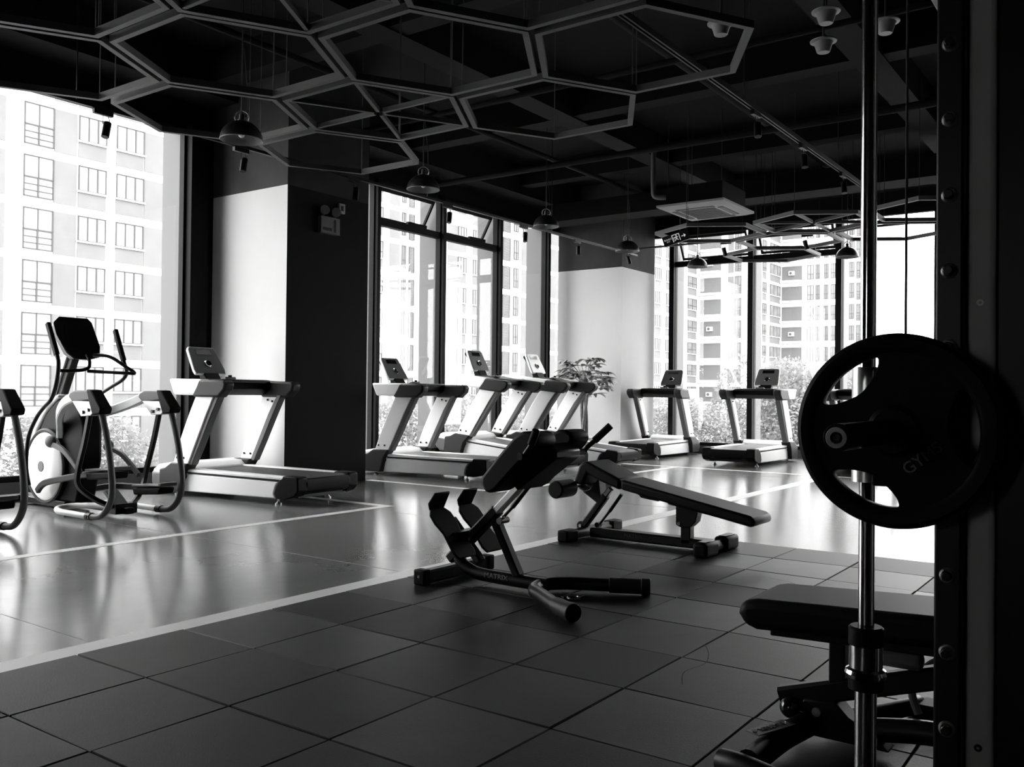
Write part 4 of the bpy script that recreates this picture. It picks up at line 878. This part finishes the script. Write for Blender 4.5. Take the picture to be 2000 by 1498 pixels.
def put_window(root, kind, P, U, w_, h, dark):
    key = (kind, round(w_, 2), round(h, 2), dark)
    a = math.atan2(U[1], U[0])
    if key not in _wm:
        o = window_mesh(kind, w_, h).build('window', ['ext_frame', 'ext_dpane' if dark else 'ext_pane'], root, smooth=False); _wm[key] = o.data
    else:
        o = bpy.data.objects.new('window', _wm[key]); COL.objects.link(o); o.parent = root
    o.location = P; o.rotation_euler = (0, 0, a)
    return o
def facade(root, P, U, cols, zt, nf, fh=3.0, wl=1.5):
    """P: local start, U: unit direction with outward normal on its right; zt: head height of the top row of windows"""
    U = Vector((U[0], U[1], 0)); Nn = Vector((U.y, -U.x, 0)); P = Vector((P[0], P[1], 0))
    a = math.atan2(U.y, U.x); Rm = rotm((0, 0, a))
    gp = MB(); wp = MB(); rc = MB()
    def bx(mm, u0, u1, d0, d1, z0, z1):
        c = P + U*(u0+u1)/2 + Nn*(d0+d1)/2; mm.obox((c.x, c.y, (z0+z1)/2), (u1-u0, d1-d0, z1-z0), Rm)
    for (u0, u1, kd) in cols:
        for k in range(nf):
            zt_ = zt - k*fh
            if kd == 'grey': bx(gp, u0, u1, 0, .05, zt_-fh+.5, zt_)
            elif kd in ('three', 'two', 'rail', 'threed', 'twod', 'raild', 'louver'):
                dark = kd.endswith('d') or kd == 'louver'; kk = kd[:-1] if kd.endswith('d') else kd
                h = fh-.62 if kk in ('rail', 'louver') else wl
                if kk == 'two' and u1-u0 < 1.2: h = 2.1
                q = P + U*u0 + Nn*.05; put_window(root, kk, (q.x, q.y, zt_-h), U, u1-u0, h, dark)
                if h < 2: bx(gp, u0, u1, 0, .05, zt_-fh+.5, zt_-h-.1); bx(wp, u0-.08, u1+.08, 0, .16, zt_-h-.1, zt_-h)
            elif kd == 'balc':
                bx(rc, u0, u1, 0, .04, zt_-fh+.95, zt_); bx(wp, u0, u1, .04, .9, zt_-fh+.55, zt_-fh+.95 if False else zt_-fh+.85)  # flat dark panel, the shade of a recess put into its colour
                bx(wp, u0, u0+.04, .04, .9, zt_-fh+.85, zt_-fh+1.0)
            if kd == 'balc' and k % 3 == 1:
                am = MB(); bx(am, u0+1.1, u0+1.9, .04, .35, zt_-1.35, zt_-.75); un = am.build('air_conditioner_unit', 'ext_white', root, smooth=False)
                am = MB(); c_ = P + U*(u0+1.4); am.cyl((c_.x+Nn.x*.35, c_.y+Nn.y*.35, zt_-1.05), (c_.x+Nn.x*.37, c_.y+Nn.y*.37, zt_-1.05), .22, n=16); am.build('fan_grille', 'ext_frame', un)
    out = []
    if gp.bm.verts: out.append(gp.build('wall_panels', 'ext_grey', root, smooth=False))
    if wp.bm.verts: wp.build('sills', 'ext_white', root, smooth=False)
    if rc.bm.verts: rc.build('balcony_recess_shade', 'ext_dark', root, smooth=False)
def bldg(label, loc, body, material='ext_white'):
    T = thing('apartment_building', label, 'building', (loc[0], loc[1], GZ), 0, 'apartment buildings outside the windows')
    m = MB(); m.box(body[0]-loc[0], body[1]-loc[0], body[2]-loc[1], body[3]-loc[1], 0, body[4]-GZ); m.build('walls', material, T, smooth=False)
    return T
def FC(T, loc, P, U, cols, zt, nf, **k): facade(T, (P[0]-loc[0], P[1]-loc[1]), U, cols, zt-GZ, nf, **k)
# A: big building beyond the left window (facade plane x=-52.5, outward +x => U=+y has its right side +x)
loc = (-52.5, 29, 0); TA = bldg('pale apartment building with grey panels filling the big left window', loc, (-66, -52.5, 4, 34.1, 34))
y0 = 4.0
FC(TA, loc, (-52.5, 4.0), (0, 1), [(16.6, 20.2, 'grey'), (13.6, 16.4, 'threed'), (21.2, 22.9, 'rail'), (22.95, 24.3, 'grey'), (24.4, 26.15, 'three'), (26.8, 28.65, 'three'), (28.7, 30.1, 'grey'), (8, 12, 'grey')], 29.4, 11)
# glazed stair tower beside A
loc = (-53.2, 36, 0); TB = bldg('pale glazed tower just right of the building in the left window', loc, (-66, -53.2, 34.15, 37.5, 34), 'ext_lgrey')
m = MB()
for k in range(14): m.box(-.0, .06, -1.2, 1.5, k*3.0+1.2, k*3.0+1.28)
for k in range(3): m.box(0, .06, -1.1+k*1.15, -1.04+k*1.15, 0, 43)
m.build('glazing_bars', 'ext_pane', TB, smooth=False)
# B: building seen through the tall middle windows
loc = (-56, 70, 0); TB = bldg('tall white building with narrow windows behind the middle windows', loc, (-70, -56, 50, 99.4, 36))
FC(TB, loc, (-56, 50), (0, 1), [(2, 4.5, 'three'), (6.4, 8.0, 'twod'), (8.9, 10.2, 'grey'), (10.45, 10.95, 'twod'), (11.4, 12.1, 'louver'), (17.0, 18.5, 'grey'), (18.5, 19.8, 'three'), (20.9, 22, 'three'),
                               (25.9, 27.2, 'louver'), (27.9, 28.7, 'twod'), (29.4, 31, 'grey'), (34.8, 37.5, 'grey'), (38.4, 41, 'three'), (42.5, 45, 'threed')], 29.4, 12)
# C, D, E, F behind the back windows, stepping forward to the right
loc = (-52, 110, 0); TC_ = bldg('stepped apartment building with balconies behind the leftmost back window', loc, (-66, -52, 100, 116.5, 40))
FC(TC_, loc, (-52, 100), (0, 1), [(3.1, 4.7, 'three'), (6.2, 7.6, 'three'), (9.5, 10.3, 'grey'), (12.8, 15.6, 'twod')], 32.2, 12)
loc = (-48, 125, 0); TD = bldg('apartment building with stacked dark balconies behind the back windows', loc, (-60, -45.8, 116.6, 131.9, 40))
FC(TD, loc, (-52, 116.6), (1, 0), [(.15, 3.2, 'balc'), (4.2, 5.0, 'grey'), (5.2, 6.1, 'raild')], 32.2, 12)
FC(TD, loc, (-45.8, 116.6), (0, 1), [(7.6, 9.0, 'twod'), (10.6, 14.9, 'threed')], 32.2, 12)
loc = (-42, 140, 0); TE = bldg('apartment tower with balconies just left of the weight plate', loc, (-45.8, -37.4, 132, 150, 38))
FC(TE, loc, (-45.8, 132), (1, 0), [(.1, 3.1, 'balc'), (3.9, 4.8, 'two'), (5.1, 5.7, 'twod'), (6.3, 6.9, 'twod'), (7.3, 7.9, 'two')], 32.2, 11)
loc = (-36, 150, 0); TE = bldg('narrow far tower behind the chrome rod', loc, (-37.4, -33.4, 132.1, 152, 34))
FC(TE, loc, (-37.4, 132.1), (1, 0), [(1.4, 2.1, 'twod'), (2.4, 3.3, 'raild')], 29.2, 10)
loc = (-39, 172, 0); TF = bldg('farthest pale tower at the edge of the open sky', loc, (-46, -39.3, 168, 180, 26))
FC(TF, loc, (-46, 168), (1, 0), [(4.1, 4.7, 'two'), (5.4, 6.2, 'two')], 23, 9)
o = MB().box(-220, 160, -120, 320, GZ-.5, GZ).build('ground', 'ext_ground', smooth=False); tag(o, kind='structure')

# ------------------------------------------------------------------ outside: trees
def tree_mesh(seed):
    rr_ = random.Random(seed); m = MB()
    blobs = [(Vector((rr_.uniform(-2.2, 2.2), rr_.uniform(-2.2, 2.2), rr_.uniform(5.2, 9.2))), rr_.uniform(1.0, 1.7)) for _ in range(18)]
    for c, R in blobs:
        for k in range(900):
            v = Vector((rr_.gauss(0, 1), rr_.gauss(0, 1), rr_.gauss(0, 1))).normalized()*R*rr_.uniform(.8, 1.08); p = c+v
            a = Vector((rr_.gauss(0, 1), rr_.gauss(0, 1), rr_.gauss(0, 1))).normalized(); b = a.orthogonal().normalized(); q = rr_.uniform(.07, .14)
            m.add([p-a*q, p+b*q*.5, p+a*q, p-b*q*.5], [(0, 1, 2, 3)])
    return m
tA = [tree_mesh(s_).build('foliage', 'tleaf', None, smooth=False) for s_ in (3, 11, 23)]
trk = MB(); trk.tube([(0, 0, 0), (.1, 0, 2), (0, .1, 4.5), (.1, 0, 7)], .22, 8); 
for k in range(5): trk.tube([(0, 0, 3.2+k*.5), (math.cos(k*1.3)*.9, math.sin(k*1.3)*.9, 5+k*.4), (math.cos(k*1.3)*1.6, math.sin(k*1.3)*1.6, 6.3+k*.4)], .09, 6)
tR = trk.build('trunk', 'bark')
TR = [(-31.5, 17.6, .93, 'leafy tree below the left window, seen between the elliptical tubes'), (-33.5, 11.6, .7, 'leafy tree low behind the left elliptical machine'), (-34, 24.0, .85, 'leafy tree between the elliptical machine and the near pillar'),
      (-28, 29.3, .98, 'leafy tree behind the first tall middle window'), (-27.5, 35.6, .98, 'leafy tree behind the second and third tall middle windows'), (-26.5, 42, .97, 'leafy tree seen just left of the pot plant'),
      (-22.5, 47.5, .98, 'leafy tree right of the far pillar'), (-18.9, 53.5, 1.2, 'bushy tree behind the back windows, between two treadmills'), (-12.6, 50.5, 1.18, 'tallest bushy tree just left of the weight plate'), (-7.0, 47.5, 1.0, 'bushy tree hidden behind the weight plate')]
for i, (x, y, s_, lab) in enumerate(TR):
    T = thing('tree', lab, 'tree', (x, y, GZ), rnd.uniform(0, 6), 'trees outside below the windows')
    s_ *= 1.0; T.scale = (s_, s_, s_*.99)
    for src in (tA[i % 3], tR):
        o = src.copy(); COL.objects.link(o); o.parent = T
for o in tA + [tR]: bpy.data.objects.remove(o)
bpy.context.view_layer.update()
